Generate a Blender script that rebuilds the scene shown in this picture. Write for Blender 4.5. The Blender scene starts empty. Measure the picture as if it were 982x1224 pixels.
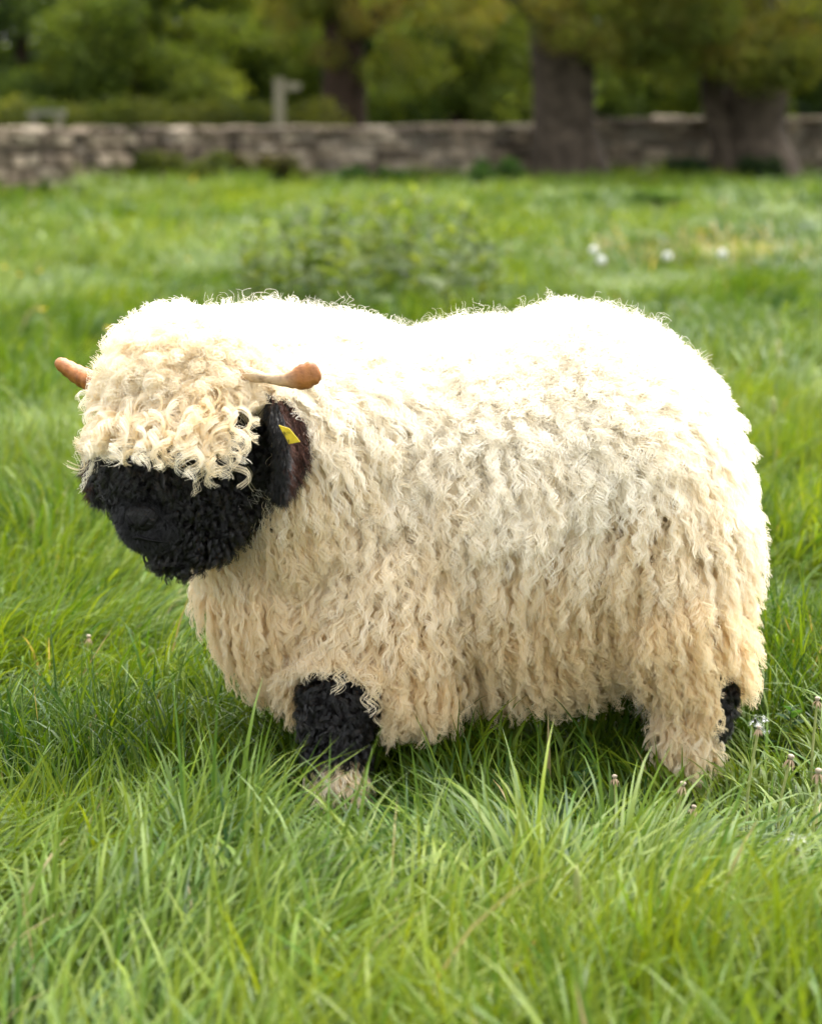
import bpy, bmesh, math, random
import numpy as np
from mathutils import Vector, Matrix

random.seed(7)
RNG = np.random.default_rng(7)
C = bpy.context.scene.collection
scene = bpy.context.scene

# ------------------------------------------------------------------ camera
FPX, W, H = 2856.0, 982.0, 1224.0
CAM = np.array([0.0, -4.0, 1.135])
PITCH = math.radians(9.38)
cam_data = bpy.data.cameras.new('camera')
cam = bpy.data.objects.new('camera', cam_data)
C.objects.link(cam)
cam.location = CAM
cam.rotation_euler = (math.radians(90) - PITCH, 0, 0)
cam_data.sensor_fit = 'VERTICAL'
cam_data.sensor_height = 36.0
cam_data.lens = FPX / H * 36.0
cam_data.clip_end = 3000
cam_data.dof.use_dof = True
cam_data.dof.focus_distance = 3.98
cam_data.dof.aperture_fstop = 3.6
cam_data.dof.aperture_blades = 9
scene.camera = cam

# ------------------------------------------------------------------ world and sun
SUN_EL, SUN_AZ = math.radians(62), math.radians(35)     # azimuth from +Y towards +X
world = bpy.data.worlds.new('World')
scene.world = world
world.use_nodes = True
wn = world.node_tree.nodes
wl = world.node_tree.links
bg = wn['Background']
sky = wn.new('ShaderNodeTexSky')
sky.sky_type = 'NISHITA'
sky.sun_disc = False
sky.sun_elevation = SUN_EL
sky.sun_rotation = SUN_AZ
sky.dust_density = 4.0
sky.air_density = 1.0
hsv = wn.new('ShaderNodeHueSaturation')          # an even, thin cloud cover takes the blue out of the sky
hsv.inputs['Saturation'].default_value = 0.18
wl.new(sky.outputs['Color'], hsv.inputs['Color'])
wl.new(hsv.outputs['Color'], bg.inputs['Color'])
bg.inputs['Strength'].default_value = 0.15
sun_data = bpy.data.lights.new('sun', 'SUN')
sun_data.energy = 1.1
sun_data.angle = math.radians(55)
sun_data.color = (1.0, 0.965, 0.90)
sun = bpy.data.objects.new('sun', sun_data)
C.objects.link(sun)
sdir = Vector((math.sin(SUN_AZ) * math.cos(SUN_EL), math.cos(SUN_AZ) * math.cos(SUN_EL), math.sin(SUN_EL)))
sun.rotation_euler = sdir.to_track_quat('Z', 'Y').to_euler()

vs = scene.view_settings
vs.view_transform = 'Standard'
vs.look = 'None'
vs.gamma = 1.0
vs.use_curve_mapping = False
vs.exposure = 2.1
cy = scene.cycles
cy.max_bounces = 12
cy.diffuse_bounces = 7
cy.glossy_bounces = 6
cy.transmission_bounces = 10
cy.transparent_max_bounces = 8
cy.use_denoising = True
scene.cycles_curves.shape = 'RIBBONS'
scene.cycles_curves.subdivisions = 2

# ------------------------------------------------------------------ helpers
def at(px, py, Y):
    """photo pixel + world Y -> world point"""
    cx, cyy = (px - W / 2) / FPX, -(py - H / 2) / FPX
    f = np.array([0, math.cos(PITCH), -math.sin(PITCH)])
    u = np.array([0, math.sin(PITCH), math.cos(PITCH)])
    d = f + u * cyy + np.array([1.0, 0, 0]) * cx
    return CAM + d * ((Y - CAM[1]) / d[1])

def on_ground(px, py):
    """photo pixel -> point on z = 0"""
    cx, cyy = (px - W / 2) / FPX, -(py - H / 2) / FPX
    f = np.array([0, math.cos(PITCH), -math.sin(PITCH)])
    u = np.array([0, math.sin(PITCH), math.cos(PITCH)])
    d = f + u * cyy + np.array([1.0, 0, 0]) * cx
    return CAM + d * (-CAM[2] / d[2])

def norm(v):
    return v / np.maximum(np.linalg.norm(v, axis=-1, keepdims=True), 1e-9)

_lat = {}
def vnoise(x, y, scale, seed):
    """2-D value noise in 0..1"""
    if seed not in _lat:
        _lat[seed] = np.random.default_rng(seed).random((256, 256))
    g = _lat[seed]
    x = np.asarray(x) / scale + 1000.0
    y = np.asarray(y) / scale + 1000.0
    xi, yi = np.floor(x).astype(int), np.floor(y).astype(int)
    fx, fy = x - xi, y - yi
    fx, fy = fx * fx * (3 - 2 * fx), fy * fy * (3 - 2 * fy)
    a, b = g[xi % 256, yi % 256], g[(xi + 1) % 256, yi % 256]
    c, d = g[xi % 256, (yi + 1) % 256], g[(xi + 1) % 256, (yi + 1) % 256]
    return (a * (1 - fx) + b * fx) * (1 - fy) + (c * (1 - fx) + d * fx) * fy

def gz(x, y):
    """height of the pasture"""
    x = np.asarray(x, float); y = np.asarray(y, float)
    far = np.clip((y - 2) / 12, 0, 1)
    return (vnoise(x, y, 1.1, 31) - 0.5) * 0.03 + (vnoise(x, y, 4.0, 32) - 0.5) * 0.22 * far - 0.02 + \
        np.clip((y - 47) / 20, 0, 1) * 0.5

def tag(o, label=None, cat=None, group=None, kind=None):
    if label: o['label'] = label
    if cat: o['category'] = cat
    if group: o['group'] = group
    if kind: o['kind'] = kind
    return o

def empty(name, loc, rz=0.0):
    o = bpy.data.objects.new(name, None)
    o.empty_display_size = 0.1
    C.objects.link(o)
    o.location = [float(c) for c in loc]
    o.rotation_euler = (0, 0, rz)
    return o

def link(name, mesh, mats=None, parent=None):
    o = bpy.data.objects.new(name, mesh)
    C.objects.link(o)
    if mats is not None and len(mesh.materials) == 0:
        for m in (mats if isinstance(mats, (list, tuple)) else [mats]):
            mesh.materials.append(m)
    if parent is not None:
        o.parent = parent
    return o

def np_mesh(name, verts, faces_idx, loop_counts, smooth=True):
    """mesh from flat numpy arrays"""
    me = bpy.data.meshes.new(name)
    n = len(verts)
    me.vertices.add(n)
    me.vertices.foreach_set('co', np.asarray(verts, np.float32).ravel())
    me.loops.add(len(faces_idx))
    me.loops.foreach_set('vertex_index', np.asarray(faces_idx, np.int32))
    lc = np.asarray(loop_counts, np.int32)
    me.polygons.add(len(lc))
    st = np.zeros(len(lc), np.int32); st[1:] = np.cumsum(lc)[:-1]
    me.polygons.foreach_set('loop_start', st)
    me.polygons.foreach_set('loop_total', lc)
    me.polygons.foreach_set('use_smooth', np.full(len(lc), smooth))
    me.update(calc_edges=True)
    return me

def point_color(me, rgb, name='col'):
    a = me.attributes.new(name, 'FLOAT_COLOR', 'POINT')
    d = np.ones((len(rgb), 4), np.float32); d[:, :3] = rgb
    a.data.foreach_set('color', d.ravel())

def grid_mesh(name, P, close_v=False, cap=False, smooth=True):
    """P: (n, m, 3) sheet of points; close_v joins the last column to the first"""
    n, m, _ = P.shape
    V = P.reshape(-1, 3).tolist()
    F = []
    for i in range(n - 1):
        for j in range(m if close_v else m - 1):
            k = (j + 1) % m
            F.append((i * m + j, i * m + k, (i + 1) * m + k, (i + 1) * m + j))
    if cap:
        F.append(tuple(reversed(range(m))))
        F.append(tuple((n - 1) * m + j for j in range(m)))
    me = bpy.data.meshes.new(name)
    me.from_pydata(V, [], F)
    me.polygons.foreach_set('use_smooth', np.full(len(me.polygons), smooth))
    me.update()
    return me

def sweep(path, radii, m=12, flat=None, jitter=0.0, seed=0):
    """tube of m-gon rings along path; flat = (n,) ratio of second axis"""
    rg = np.random.default_rng(seed)
    path = np.asarray(path, float); n = len(path)
    T = norm(np.gradient(path, axis=0))
    ref = np.array([0, 0, 1.0]) if abs(T[0][2]) < 0.9 else np.array([0, 1.0, 0])
    P = np.zeros((n, m, 3))
    a = np.arange(m) / m * 2 * math.pi
    lobes = 1 + jitter * np.sin(a * 3 + rg.random() * 6) + jitter * 0.6 * np.sin(a * 5 + rg.random() * 6)
    u = norm(np.cross(ref, T[0]))
    for i in range(n):
        u = norm(u - T[i] * (u @ T[i]))
        v = np.cross(T[i], u)
        fl = 1.0 if flat is None else flat[i]
        r = radii[i] * lobes * (1 + jitter * 0.5 * (rg.random(m) - 0.5))
        P[i] = path[i] + np.outer(np.cos(a) * r, u) + np.outer(np.sin(a) * r * fl, v)
    return P

def bez(pts, n):
    """smooth path through control points"""
    pts = np.asarray(pts, float)
    k = len(pts)
    t = np.linspace(0, k - 1, n)
    out = []
    for s in t:
        i = min(int(s), k - 2); f = s - i
        p0 = pts[max(i - 1, 0)]; p1 = pts[i]; p2 = pts[i + 1]; p3 = pts[min(i + 2, k - 1)]
        out.append(0.5 * ((2 * p1) + (-p0 + p2) * f + (2 * p0 - 5 * p1 + 4 * p2 - p3) * f * f + (-p0 + 3 * p1 - 3 * p2 + p3) * f ** 3))
    return np.array(out)

def lerp_r(ts, n):
    ts = np.asarray(ts, float)
    return np.interp(np.linspace(0, 1, n), np.linspace(0, 1, len(ts)), ts)

# ------------------------------------------------------------------ materials
def new_mat(name):
    m = bpy.data.materials.new(name)
    m.use_nodes = True
    nt = m.node_tree
    return m, nt, nt.nodes, nt.links, nt.nodes['Principled BSDF']

def noise_col(nt, stops, scale=5.0, detail=5.0, coord='Object', rough=0.6):
    nd, lk = nt.nodes, nt.links
    tc = nd.new('ShaderNodeTexCoord')
    nz = nd.new('ShaderNodeTexNoise')
    nz.inputs['Scale'].default_value = scale
    nz.inputs['Detail'].default_value = detail
    nz.inputs['Roughness'].default_value = rough
    lk.new(tc.outputs[coord], nz.inputs['Vector'])
    cr = nd.new('ShaderNodeValToRGB')
    el = cr.color_ramp.elements
    while len(el) < len(stops): el.new(0.5)
    for e, (p, c) in zip(el, stops):
        e.position = p; e.color = (*c, 1)
    lk.new(nz.outputs['Fac'], cr.inputs['Fac'])
    return nz, cr

def simple_mat(name, stops, scale=8.0, rough=0.8, bump=0.0, spec=0.3, coord='Object'):
    m, nt, nd, lk, b = new_mat(name)
    nz, cr = noise_col(nt, stops, scale, coord=coord)
    lk.new(cr.outputs['Color'], b.inputs['Base Color'])
    b.inputs['Roughness'].default_value = rough
    b.inputs['Specular IOR Level'].default_value = spec
    if bump:
        bp = nd.new('ShaderNodeBump')
        bp.inputs['Strength'].default_value = bump
        bp.inputs['Distance'].default_value = 0.02
        lk.new(nz.outputs['Fac'], bp.inputs['Height'])
        lk.new(bp.outputs['Normal'], b.inputs['Normal'])
    return m

def leaf_mat(name, transl=0.45, rough=0.45, spec=0.4, tr_tint=(1.25, 1.1, 0.45)):
    """colour from the point attribute 'col'; light passes through the blade"""
    m, nt, nd, lk, b = new_mat(name)
    at_ = nd.new('ShaderNodeAttribute'); at_.attribute_name = 'col'
    lk.new(at_.outputs['Color'], b.inputs['Base Color'])
    b.inputs['Roughness'].default_value = rough
    b.inputs['Specular IOR Level'].default_value = spec
    tr = nd.new('ShaderNodeBsdfTranslucent')
    mul = nd.new('ShaderNodeMix'); mul.data_type = 'RGBA'; mul.blend_type = 'MULTIPLY'
    mul.inputs[0].default_value = 1.0
    mul.inputs[7].default_value = (*tr_tint, 1)
    lk.new(at_.outputs['Color'], mul.inputs[6])
    lk.new(mul.outputs[2], tr.inputs['Color'])
    mx = nd.new('ShaderNodeMixShader'); mx.inputs[0].default_value = transl
    lk.new(b.outputs[0], mx.inputs[1]); lk.new(tr.outputs[0], mx.inputs[2])
    lk.new(mx.outputs[0], nd['Material Output'].inputs['Surface'])
    return m

def wool_mat(name, c0, c1, rough=0.45, spec=0.25, transl=0.35):
    """fibre shader: colour runs c0..c1 by the per-fibre attribute 'tint'; light also passes through the fibre"""
    m, nt, nd, lk, b = new_mat(name)
    a = nd.new('ShaderNodeAttribute'); a.attribute_name = 'tint'
    mx = nd.new('ShaderNodeMix'); mx.data_type = 'RGBA'
    mx.inputs[6].default_value = (*c0, 1); mx.inputs[7].default_value = (*c1, 1)
    lk.new(a.outputs['Fac'], mx.inputs[0])
    lk.new(mx.outputs[2], b.inputs['Base Color'])
    b.inputs['Roughness'].default_value = rough
    b.inputs['Specular IOR Level'].default_value = spec
    tr = nd.new('ShaderNodeBsdfTranslucent')
    lk.new(mx.outputs[2], tr.inputs['Color'])
    ms = nd.new('ShaderNodeMixShader'); ms.inputs[0].default_value = transl
    lk.new(b.outputs[0], ms.inputs[1]); lk.new(tr.outputs[0], ms.inputs[2])
    lk.new(ms.outputs[0], nd['Material Output'].inputs['Surface'])
    return m

M = {}
M['soil'] = simple_mat('soil', [(0.3, (0.018, 0.026, 0.007)), (0.7, (0.045, 0.075, 0.012))], 6.0, 0.95, 0.4, 0.1)
M['hearting'] = simple_mat('hearting', [(0.3, (0.10, 0.085, 0.065)), (0.7, (0.20, 0.17, 0.13))], 9.0, 0.95, 0.4, 0.1)
M['grass'] = leaf_mat('grass_blade', 0.42, 0.42, 0.26)
M['leaf'] = leaf_mat('leaf', 0.60, 0.55, 0.25)
M['bark'] = simple_mat('bark', [(0.3, (0.028, 0.022, 0.016)), (0.55, (0.065, 0.050, 0.036)), (0.75, (0.12, 0.092, 0.068))], 5.0, 0.95, 1.0, 0.1)
M['bark_dark'] = simple_mat('bark_dark', [(0.3, (0.02, 0.014, 0.010)), (0.7, (0.06, 0.038, 0.026))], 5.0, 0.95, 1.0, 0.1)
M['wood'] = simple_mat('weathered_wood', [(0.3, (0.17, 0.15, 0.10)), (0.7, (0.27, 0.24, 0.17))], 9.0, 0.85, 0.3, 0.2)
M['pale'] = simple_mat('pale_stone', [(0.3, (0.14, 0.14, 0.10)), (0.7, (0.21, 0.20, 0.15))], 4.0, 0.85, 0.3, 0.2)

def stone_mat():
    m, nt, nd, lk, b = new_mat('wall_stone')
    oi = nd.new('ShaderNodeObjectInfo')
    ge = nd.new('ShaderNodeNewGeometry')
    ad = nd.new('ShaderNodeMath'); ad.operation = 'ADD'
    fr = nd.new('ShaderNodeMath'); fr.operation = 'FRACT'
    lk.new(oi.outputs['Random'], ad.inputs[0]); lk.new(ge.outputs['Random Per Island'], ad.inputs[1])
    lk.new(ad.outputs[0], fr.inputs[0])
    cr = nd.new('ShaderNodeValToRGB')
    st = [(0.0, (0.08, 0.063, 0.048)), (0.3, (0.20, 0.155, 0.113)), (0.55, (0.32, 0.25, 0.18)), (0.8, (0.45, 0.37, 0.28)), (1.0, (0.14, 0.115, 0.092))]
    el = cr.color_ramp.elements
    while len(el) < len(st): el.new(0.5)
    for e, (p, c) in zip(el, st): e.position = p; e.color = (*c, 1)
    lk.new(fr.outputs[0], cr.inputs['Fac'])
    nz, c2 = noise_col(nt, [(0.35, (0.55, 0.55, 0.5)), (0.62, (1.0, 1.0, 1.0)), (0.8, (1.25, 1.2, 1.1))], 7.0, coord='Object')
    mul = nd.new('ShaderNodeMix'); mul.data_type = 'RGBA'; mul.blend_type = 'MULTIPLY'; mul.inputs[0].default_value = 1.0
    lk.new(cr.outputs['Color'], mul.inputs[6]); lk.new(c2.outputs['Color'], mul.inputs[7])
    lk.new(mul.outputs[2], b.inputs['Base Color'])
    b.inputs['Roughness'].default_value = 0.92
    b.inputs['Specular IOR Level'].default_value = 0.15
    bp = nd.new('ShaderNodeBump'); bp.inputs['Strength'].default_value = 0.6; bp.inputs['Distance'].default_value = 0.02
    lk.new(nz.outputs['Fac'], bp.inputs['Height']); lk.new(bp.outputs['Normal'], b.inputs['Normal'])
    return m
M['stone'] = stone_mat()

# ------------------------------------------------------------------ the pasture
def make_ground():
    xs = np.concatenate([np.linspace(-700, -30, 18)[:-1], np.linspace(-30, 30, 121), np.linspace(30, 700, 18)[1:]])
    ys = np.concatenate([np.linspace(-300, -6, 8)[:-1], np.linspace(-6, 70, 190), np.linspace(70, 900, 18)[1:]])
    X, Y = np.meshgrid(xs, ys, indexing='ij')
    P = np.stack([X, Y, gz(X, Y) - 0.005], -1)
    me = grid_mesh('ground', P)
    # the sheet is wound downward along x,y: flip so that it faces up
    me.flip_normals() if me.polygons[0].normal.z < 0 else None
    o = link('ground', me, M['soil'])
    tag(o, kind='structure')
make_ground()

# ------------------------------------------------------------------ dry-stone wall
def stone_meshes(n=14):
    out = []
    rg = np.random.default_rng(5)
    for i in range(n):
        bm = bmesh.new()
        bmesh.ops.create_cube(bm, size=1.0)
        for v in bm.verts:
            v.co += Vector((rg.random(3) - 0.5) * np.array([0.16, 0.1, 0.26]))
        bmesh.ops.bevel(bm, geom=bm.edges[:], offset=0.13, segments=1, affect='EDGES')
        for v in bm.verts:
            v.co += Vector((rg.random(3) - 0.5) * 0.07)
        me = bpy.data.meshes.new('stone')
        bm.to_mesh(me); bm.free()
        me.materials.append(M['stone'])
        out.append(me)
    return out

def wall_y(x):
    return np.interp(x, [-14, -6.2, -1.5, 2.0, 7.0, 16], [26.0, 31.2, 37.2, 39.4, 40.5, 41.5])
def wall_top(x):
    return np.interp(x, [-9, -6.0, -1.5, 2.2, 3.2, 5, 12], [0.90, 0.90, 0.90, 0.92, 1.02, 1.06, 1.06])

def make_wall():
    rg = np.random.default_rng(11)
    root = empty('stone_wall', (0, 38, 0))
    tag(root, 'long rough dry stone wall of grey and tan rubble behind the pasture', 'stone wall')
    meshes = stone_meshes()
    items = []
    z = -0.06
    row = 0
    while z < 1.25:
        h = 0.11 + 0.09 * rg.random()
        x = -11.0 + rg.random() * 0.3
        while x < 13.0:
            L = 0.2 + 0.32 * rg.random()
            ca = math.cos(math.atan2(float(wall_y(x + .3) - wall_y(x - .3)), 0.6))
            xc = x + L * ca / 2
            top = float(wall_top(xc)) + 0.03 * (rg.random() - 0.5)
            if z + h * 0.5 < top:
                hh = min(h, top - z + 0.03)
                yy = float(wall_y(xc)); sl = math.atan2(float(wall_y(xc + .3) - wall_y(xc - .3)), 0.6)
                dx = 0.5 * (rg.random() - 0.5) * 0.04
                items.append((xc, yy + dx - 0.02 * (z < 0.4) + 0.05 * rg.random(), z + hh / 2 + 0.012 * (rg.random() - 0.5), L - 0.02, 0.40 + 0.18 * rg.random(), max(hh - 0.016, 0.05), sl + 0.06 * (rg.random() - 0.5), 0.07 * (rg.random() - 0.5)))
            x += L * ca
        z += h; row += 1
    # cope stones, flat and uneven along the top
    x = -11.0
    while x < 13.0:
        L = 0.28 + 0.4 * rg.random()
        ca = math.cos(math.atan2(float(wall_y(x + .3) - wall_y(x - .3)), 0.6))
        xc = x + L * ca / 2
        sl = math.atan2(float(wall_y(xc + .3) - wall_y(xc - .3)), 0.6)
        items.append((xc, float(wall_y(xc)) + 0.05 * (rg.random() - .5), float(wall_top(xc)) + 0.03 + 0.03 * rg.random(), L - 0.02, 0.56, 0.06 + 0.06 * rg.random(), sl, 0.09 * (rg.random() - .5)))
        x += L * ca
    def vis(it):
        d = it[1] + 4.0
        return abs(it[0]) < d * 0.178 and it[2] > 0.0
    inn = [it for it in items if vis(it)]
    inn.sort(key=lambda it: -it[3] * it[5] / it[1] ** 2)
    chosen = set(id(it) for it in inn[:300])
    VV, FF, LC = [], [], []
    nv = 0
    for it in items:
        me = meshes[rg.integers(len(meshes))]
        x, y, zc, sx, sy, sz, rz, ry = it
        if id(it) in chosen:
            o = link('stone', me, None, root)
            o.location = (x, y - 38, zc); o.scale = (sx, sy, sz); o.rotation_euler = (0, ry, rz)
        else:
            mat = Matrix.Translation((x, y - 38, zc)) @ Matrix.Rotation(rz, 4, 'Z') @ Matrix.Rotation(ry, 4, 'Y') @ Matrix.Diagonal((sx, sy, sz, 1))
            for v in me.vertices: VV.append(mat @ v.co)
            for p in me.polygons:
                FF.extend(nv + k for k in p.vertices); LC.append(len(p.vertices))
            nv += len(me.vertices)
    rest = np_mesh('stone_rubble', np.array([tuple(v) for v in VV]), FF, LC, smooth=False)
    o = link('stone_rubble', rest, M['stone'], root); tag(o, kind='stuff')
    # dark earth and small hearting inside the wall, seen only through the joints
    xs = np.linspace(-11, 13, 60)
    P = np.zeros((60, 4, 3))
    for i, xx in enumerate(xs):
        yv, tp = float(wall_y(xx)) - 38, float(wall_top(xx)) - 0.04
        P[i] = [(xx, yv - 0.19, -0.2), (xx, yv + 0.19, -0.2), (xx, yv + 0.19, tp), (xx, yv - 0.19, tp)]
    link('hearting', grid_mesh('hearting', P, close_v=True, cap=True, smooth=False), M['hearting'], root)
make_wall()

# ------------------------------------------------------------------ foliage
def leaf_cloud(centers, normals, size, cols, seed, aspect=0.55, fold=0.25):
    """one folded rhombic leaf (two triangles) per centre"""
    rg = np.random.default_rng(seed)
    n = len(centers)
    size = np.broadcast_to(size, (n,))[:, None] * (0.7 + 0.6 * rg.random((n, 1)))
    nn = norm(normals + rg.normal(0, 0.75, (n, 3)))
    t = norm(np.cross(nn, rg.normal(0, 1, (n, 3))))
    b = np.cross(nn, t)
    V = np.zeros((n, 4, 3))
    V[:, 0] = centers - t * size * 0.5
    V[:, 1] = centers + b * size * aspect * 0.5 + nn * size * fold * 0.5
    V[:, 2] = centers + t * size * 0.5 - nn * size * 0.1
    V[:, 3] = centers - b * size * aspect * 0.5 + nn * size * fold * 0.5
    base = np.arange(n)[:, None] * 4
    F = (base + np.array([0, 1, 2, 0, 2, 3])).ravel()
    me = np_mesh('leaves', V.reshape(-1, 3), F, np.full(n * 2, 3), smooth=False)
    point_color(me, np.repeat(cols, 4, axis=0))
    return me

def blob_points(n, clumps, seed, shell=0.55):
    """points in the outer part of a set of (centre, radii) clumps, with outward normals"""
    rg = np.random.default_rng(seed)
    w = np.array([np.prod(c[1]) ** (2 / 3) for c in clumps]); w /= w.sum()
    k = rg.choice(len(clumps), n, p=w)
    d = norm(rg.normal(0, 1, (n, 3)))
    r = shell + (1 - shell) * rg.random((n, 1)) ** 0.7
    r *= 0.85 + 0.3 * rg.random((n, 1))
    cc = np.array([c[0] for c in clumps])[k]; rr = np.array([c[1] for c in clumps])[k]
    return cc + d * r * rr, d, k

def leaf_cols(n, k, stops, seed, jit=0.25):
    rg = np.random.default_rng(seed)
    st = np.array(stops)
    per = rg.random(max(k) + 1)
    f = np.clip(per[k] + rg.normal(0, 0.2, n), 0, 1) * (len(st) - 1)
    i = np.minimum(f.astype(int), len(st) - 2); f = (f - i)[:, None]
    c = st[i] * (1 - f) + st[i + 1] * f
    return c * (1 + jit * (rg.random((n, 1)) * 2 - 1))

def make_tree(name, label, base, trunk_paths, clumps, nleaf, leaf, stops, bark, seed, group=None, cat='tree', shell=0.5):
    root = empty(name, base)
    tag(root, label, cat, group)
    base = np.asarray(base, float)
    if trunk_paths:
        V, F, LC, nv = [], [], [], 0
        for i, (pts, rad, m) in enumerate(trunk_paths):
            n = 18
            P = sweep(bez(pts, n), lerp_r(rad, n), m, jitter=0.09, seed=seed + i)
            me = grid_mesh('tmp', P, close_v=True, cap=True)
            for v in me.vertices: V.append(tuple(v.co))
            for p in me.polygons: F.extend(nv + q for q in p.vertices); LC.append(len(p.vertices))
            nv += len(me.vertices)
            bpy.data.meshes.remove(me)
        link('trunk', np_mesh('trunk', np.array(V), F, LC), bark, root)
    pts, nn, k = blob_points(nleaf, clumps, seed, shell)
    cols = leaf_cols(nleaf, k, stops, seed + 3)
    cr = link('crown', leaf_cloud(pts, nn, leaf, cols, seed + 4), M['leaf'], root)
    return root

def rand_clumps(n, cx, cy, cz, sx, sy, sz, rmin, rmax, seed):
    rg = np.random.default_rng(seed)
    out = []
    for i in range(n):
        r = rmin + (rmax - rmin) * rg.random()
        c = np.array([cx, cy, cz]) + (rg.random(3) * 2 - 1) * np.array([sx, sy, sz])
        out.append((c, np.array([r, r, r * (0.65 + 0.3 * rg.random())])))
    return out

OAK = [(0.090, 0.125, 0.022), (0.140, 0.178, 0.030), (0.170, 0.190, 0.036), (0.18, 0.155, 0.042)]
GREEN = [(0.048, 0.082, 0.015), (0.100, 0.152, 0.024), (0.152, 0.205, 0.034), (0.19, 0.235, 0.045)]
DARK = [(0.020, 0.040, 0.012), (0.040, 0.072, 0.016), (0.070, 0.11, 0.02)]
HEDGE = [(0.05, 0.075, 0.014), (0.085, 0.105, 0.018), (0.12, 0.135, 0.026)]

def px_x(px, D):        # lateral metres of a pixel column at depth D
    return (px - W / 2) / FPX * D

# two old trees standing before the wall
b1 = np.array([px_x(676, 42.5), 38.4, 0.0])
make_tree('oak_tree', 'thick straight grey trunk rising in front of the stone wall, olive leaves above', b1,
    [([(0.08, 0, -0.15), (0.04, 0, 0.25), (-0.04, 0, 1.0), (-0.10, 0.0, 2.4), (-0.25, 0.1, 4.0), (-0.1, 0.2, 6.5)], [0.98, 0.68, 0.54, 0.56, 0.42, 0.2], 22),
     ([(-0.15, 0, 2.6), (-1.3, -0.3, 3.5), (-2.8, -0.5, 4.6)], [0.26, 0.17, 0.07], 10),
     ([(-0.1, 0, 3.0), (1.2, -0.5, 4.0), (2.6, -0.8, 5.0)], [0.26, 0.17, 0.07], 10)],
    rand_clumps(22, 0, -0.3, 4.8, 3.2, 2.4, 1.6, 0.6, 1.2, 41) + rand_clumps(15, 0.1, -1.3, 2.85, 2.4, 0.6, 0.5, 0.35, 0.6, 42),
    20000, 0.13, OAK, M['bark'], 43)
b2 = np.array([px_x(890, 43.5), 39.2, 0.0])
make_tree('oak_tree', 'wide old trunk forking low with a leaning stem and ivy at its foot', b2,
    [([(0.06, 0, -0.15), (0.04, 0, 0.25), (0.0, 0, 0.9), (0.12, 0.0, 1.8), (0.3, 0.1, 3.4), (0.5, 0.2, 6.0)], [1.12, 0.84, 0.62, 0.55, 0.4, 0.2], 22),
     ([(-0.30, -0.35, -0.1), (-0.50, -0.35, 0.6), (-0.78, -0.3, 1.5), (-0.80, -0.3, 2.4), (-1.2, -0.4, 4.0)], [0.36, 0.26, 0.20, 0.18, 0.1], 14),
     ([(0.2, 0, 2.6), (1.6, -0.4, 3.6), (2.8, -0.6, 4.6)], [0.26, 0.17, 0.07], 10)],
    rand_clumps(24, 0.2, -0.3, 4.8, 3.2, 2.4, 1.6, 0.6, 1.2, 51) + rand_clumps(30, 0.1, -1.3, 2.45, 2.6, 0.6, 0.5, 0.35, 0.65, 52),
    24000, 0.13, OAK, M['bark'], 53)

# trees beyond the wall
beyond = [  # px centre, depth, half width m, crown base z, crown top, palette, leaves, label
    (30, 56, 3.0, 1.1, 5.0, DARK, 15000, 'dark evergreen tree with deep shade beneath beyond the low hedge'),
    (165, 54, 2.6, 0.9, 4.9, GREEN, 17000, 'fresh green broadleaf tree beyond the hedge, by the dark evergreen'),
    (275, 57, 2.8, 1.2, 5.0, GREEN, 17000, 'fresh green tree with a dark hollow under it behind the fingerpost'),
    (228, 60, 2.4, 1.4, 5.6, DARK, 15000, 'dark leafy tree filling the gap between the two fresh green trees'),
    (545, 53, 2.6, 0.7, 4.9, GREEN, 17000, 'bushy yellow-green tree growing close behind the wall beside the straight trunk'),
    (770, 58, 3.0, 0.9, 5.0, GREEN, 15000, 'shaded green tree behind the wall between the two old trunks'),
    (985, 57, 3.0, 0.9, 5.0, DARK, 14000, 'dark bushy tree behind the wall past the forked trunk'),
]
for i, (px, D, hw, z0, z1, pal, nl, lab) in enumerate(beyond):
    D += 3
    y = D - 4
    zc, zh = (z0 + z1) / 2, (z1 - z0) / 2
    make_tree('broadleaf_tree', lab, (px_x(px, D), y, 0.1),
        [([(0, 0, -0.1), (0.05, 0, 1.2), (0.1, 0.1, 3.0), (0, 0.1, 5.5)], [0.26, 0.2, 0.16, 0.06], 10)],
        rand_clumps(34, 0, 0, zc, hw, 1.6, zh, 0.45, 1.0, 100 + i) + rand_clumps(12, 0, -0.8, z0 + 0.6, hw, 0.8, 0.5, 0.35, 0.7, 130 + i),
        int(nl * 1.3), 0.17, pal, M['bark_dark'], 160 + i * 7, group='trees beyond the wall')
b3 = np.array([px_x(412, 50), 46.0, 0.1])
make_tree('dark_trunked_tree', 'tree with a broad dark reddish trunk just behind the wall near the fingerpost', b3,
    [([(0, 0, -0.1), (0, 0, 0.8), (0.03, 0, 2.0), (-0.05, 0, 4.5), (0.1, 0.1, 7)], [0.62, 0.50, 0.44, 0.36, 0.12], 16),
     ([(0, 0, 2.4), (1.3, -0.2, 3.6), (2.2, -0.2, 5)], [0.2, 0.14, 0.06], 10)],
    rand_clumps(26, 0.3, 0.2, 5.2, 2.6, 1.6, 1.9, 0.5, 1.1, 201) + rand_clumps(9, 0.4, -0.8, 2.5, 1.6, 0.5, 0.9, 0.3, 0.55, 202),
    17000, 0.13, OAK, M['bark_dark'], 203)

# a far wood that closes the view
rg = np.random.default_rng(77)
cl = rand_clumps(480, 0, 72, 4.0, 38, 4.0, 4.2, 1.2, 2.2, 78)
pts, nn, k = blob_points(100000, cl, 79, 0.3)
wood = link('woodland', leaf_cloud(pts, nn, 0.5, leaf_cols(100000, k, DARK + GREEN[1:3], 80), 81), M['leaf'])
tag(wood, 'dark mass of far woodland behind the trees', 'woodland', kind='stuff')

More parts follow.
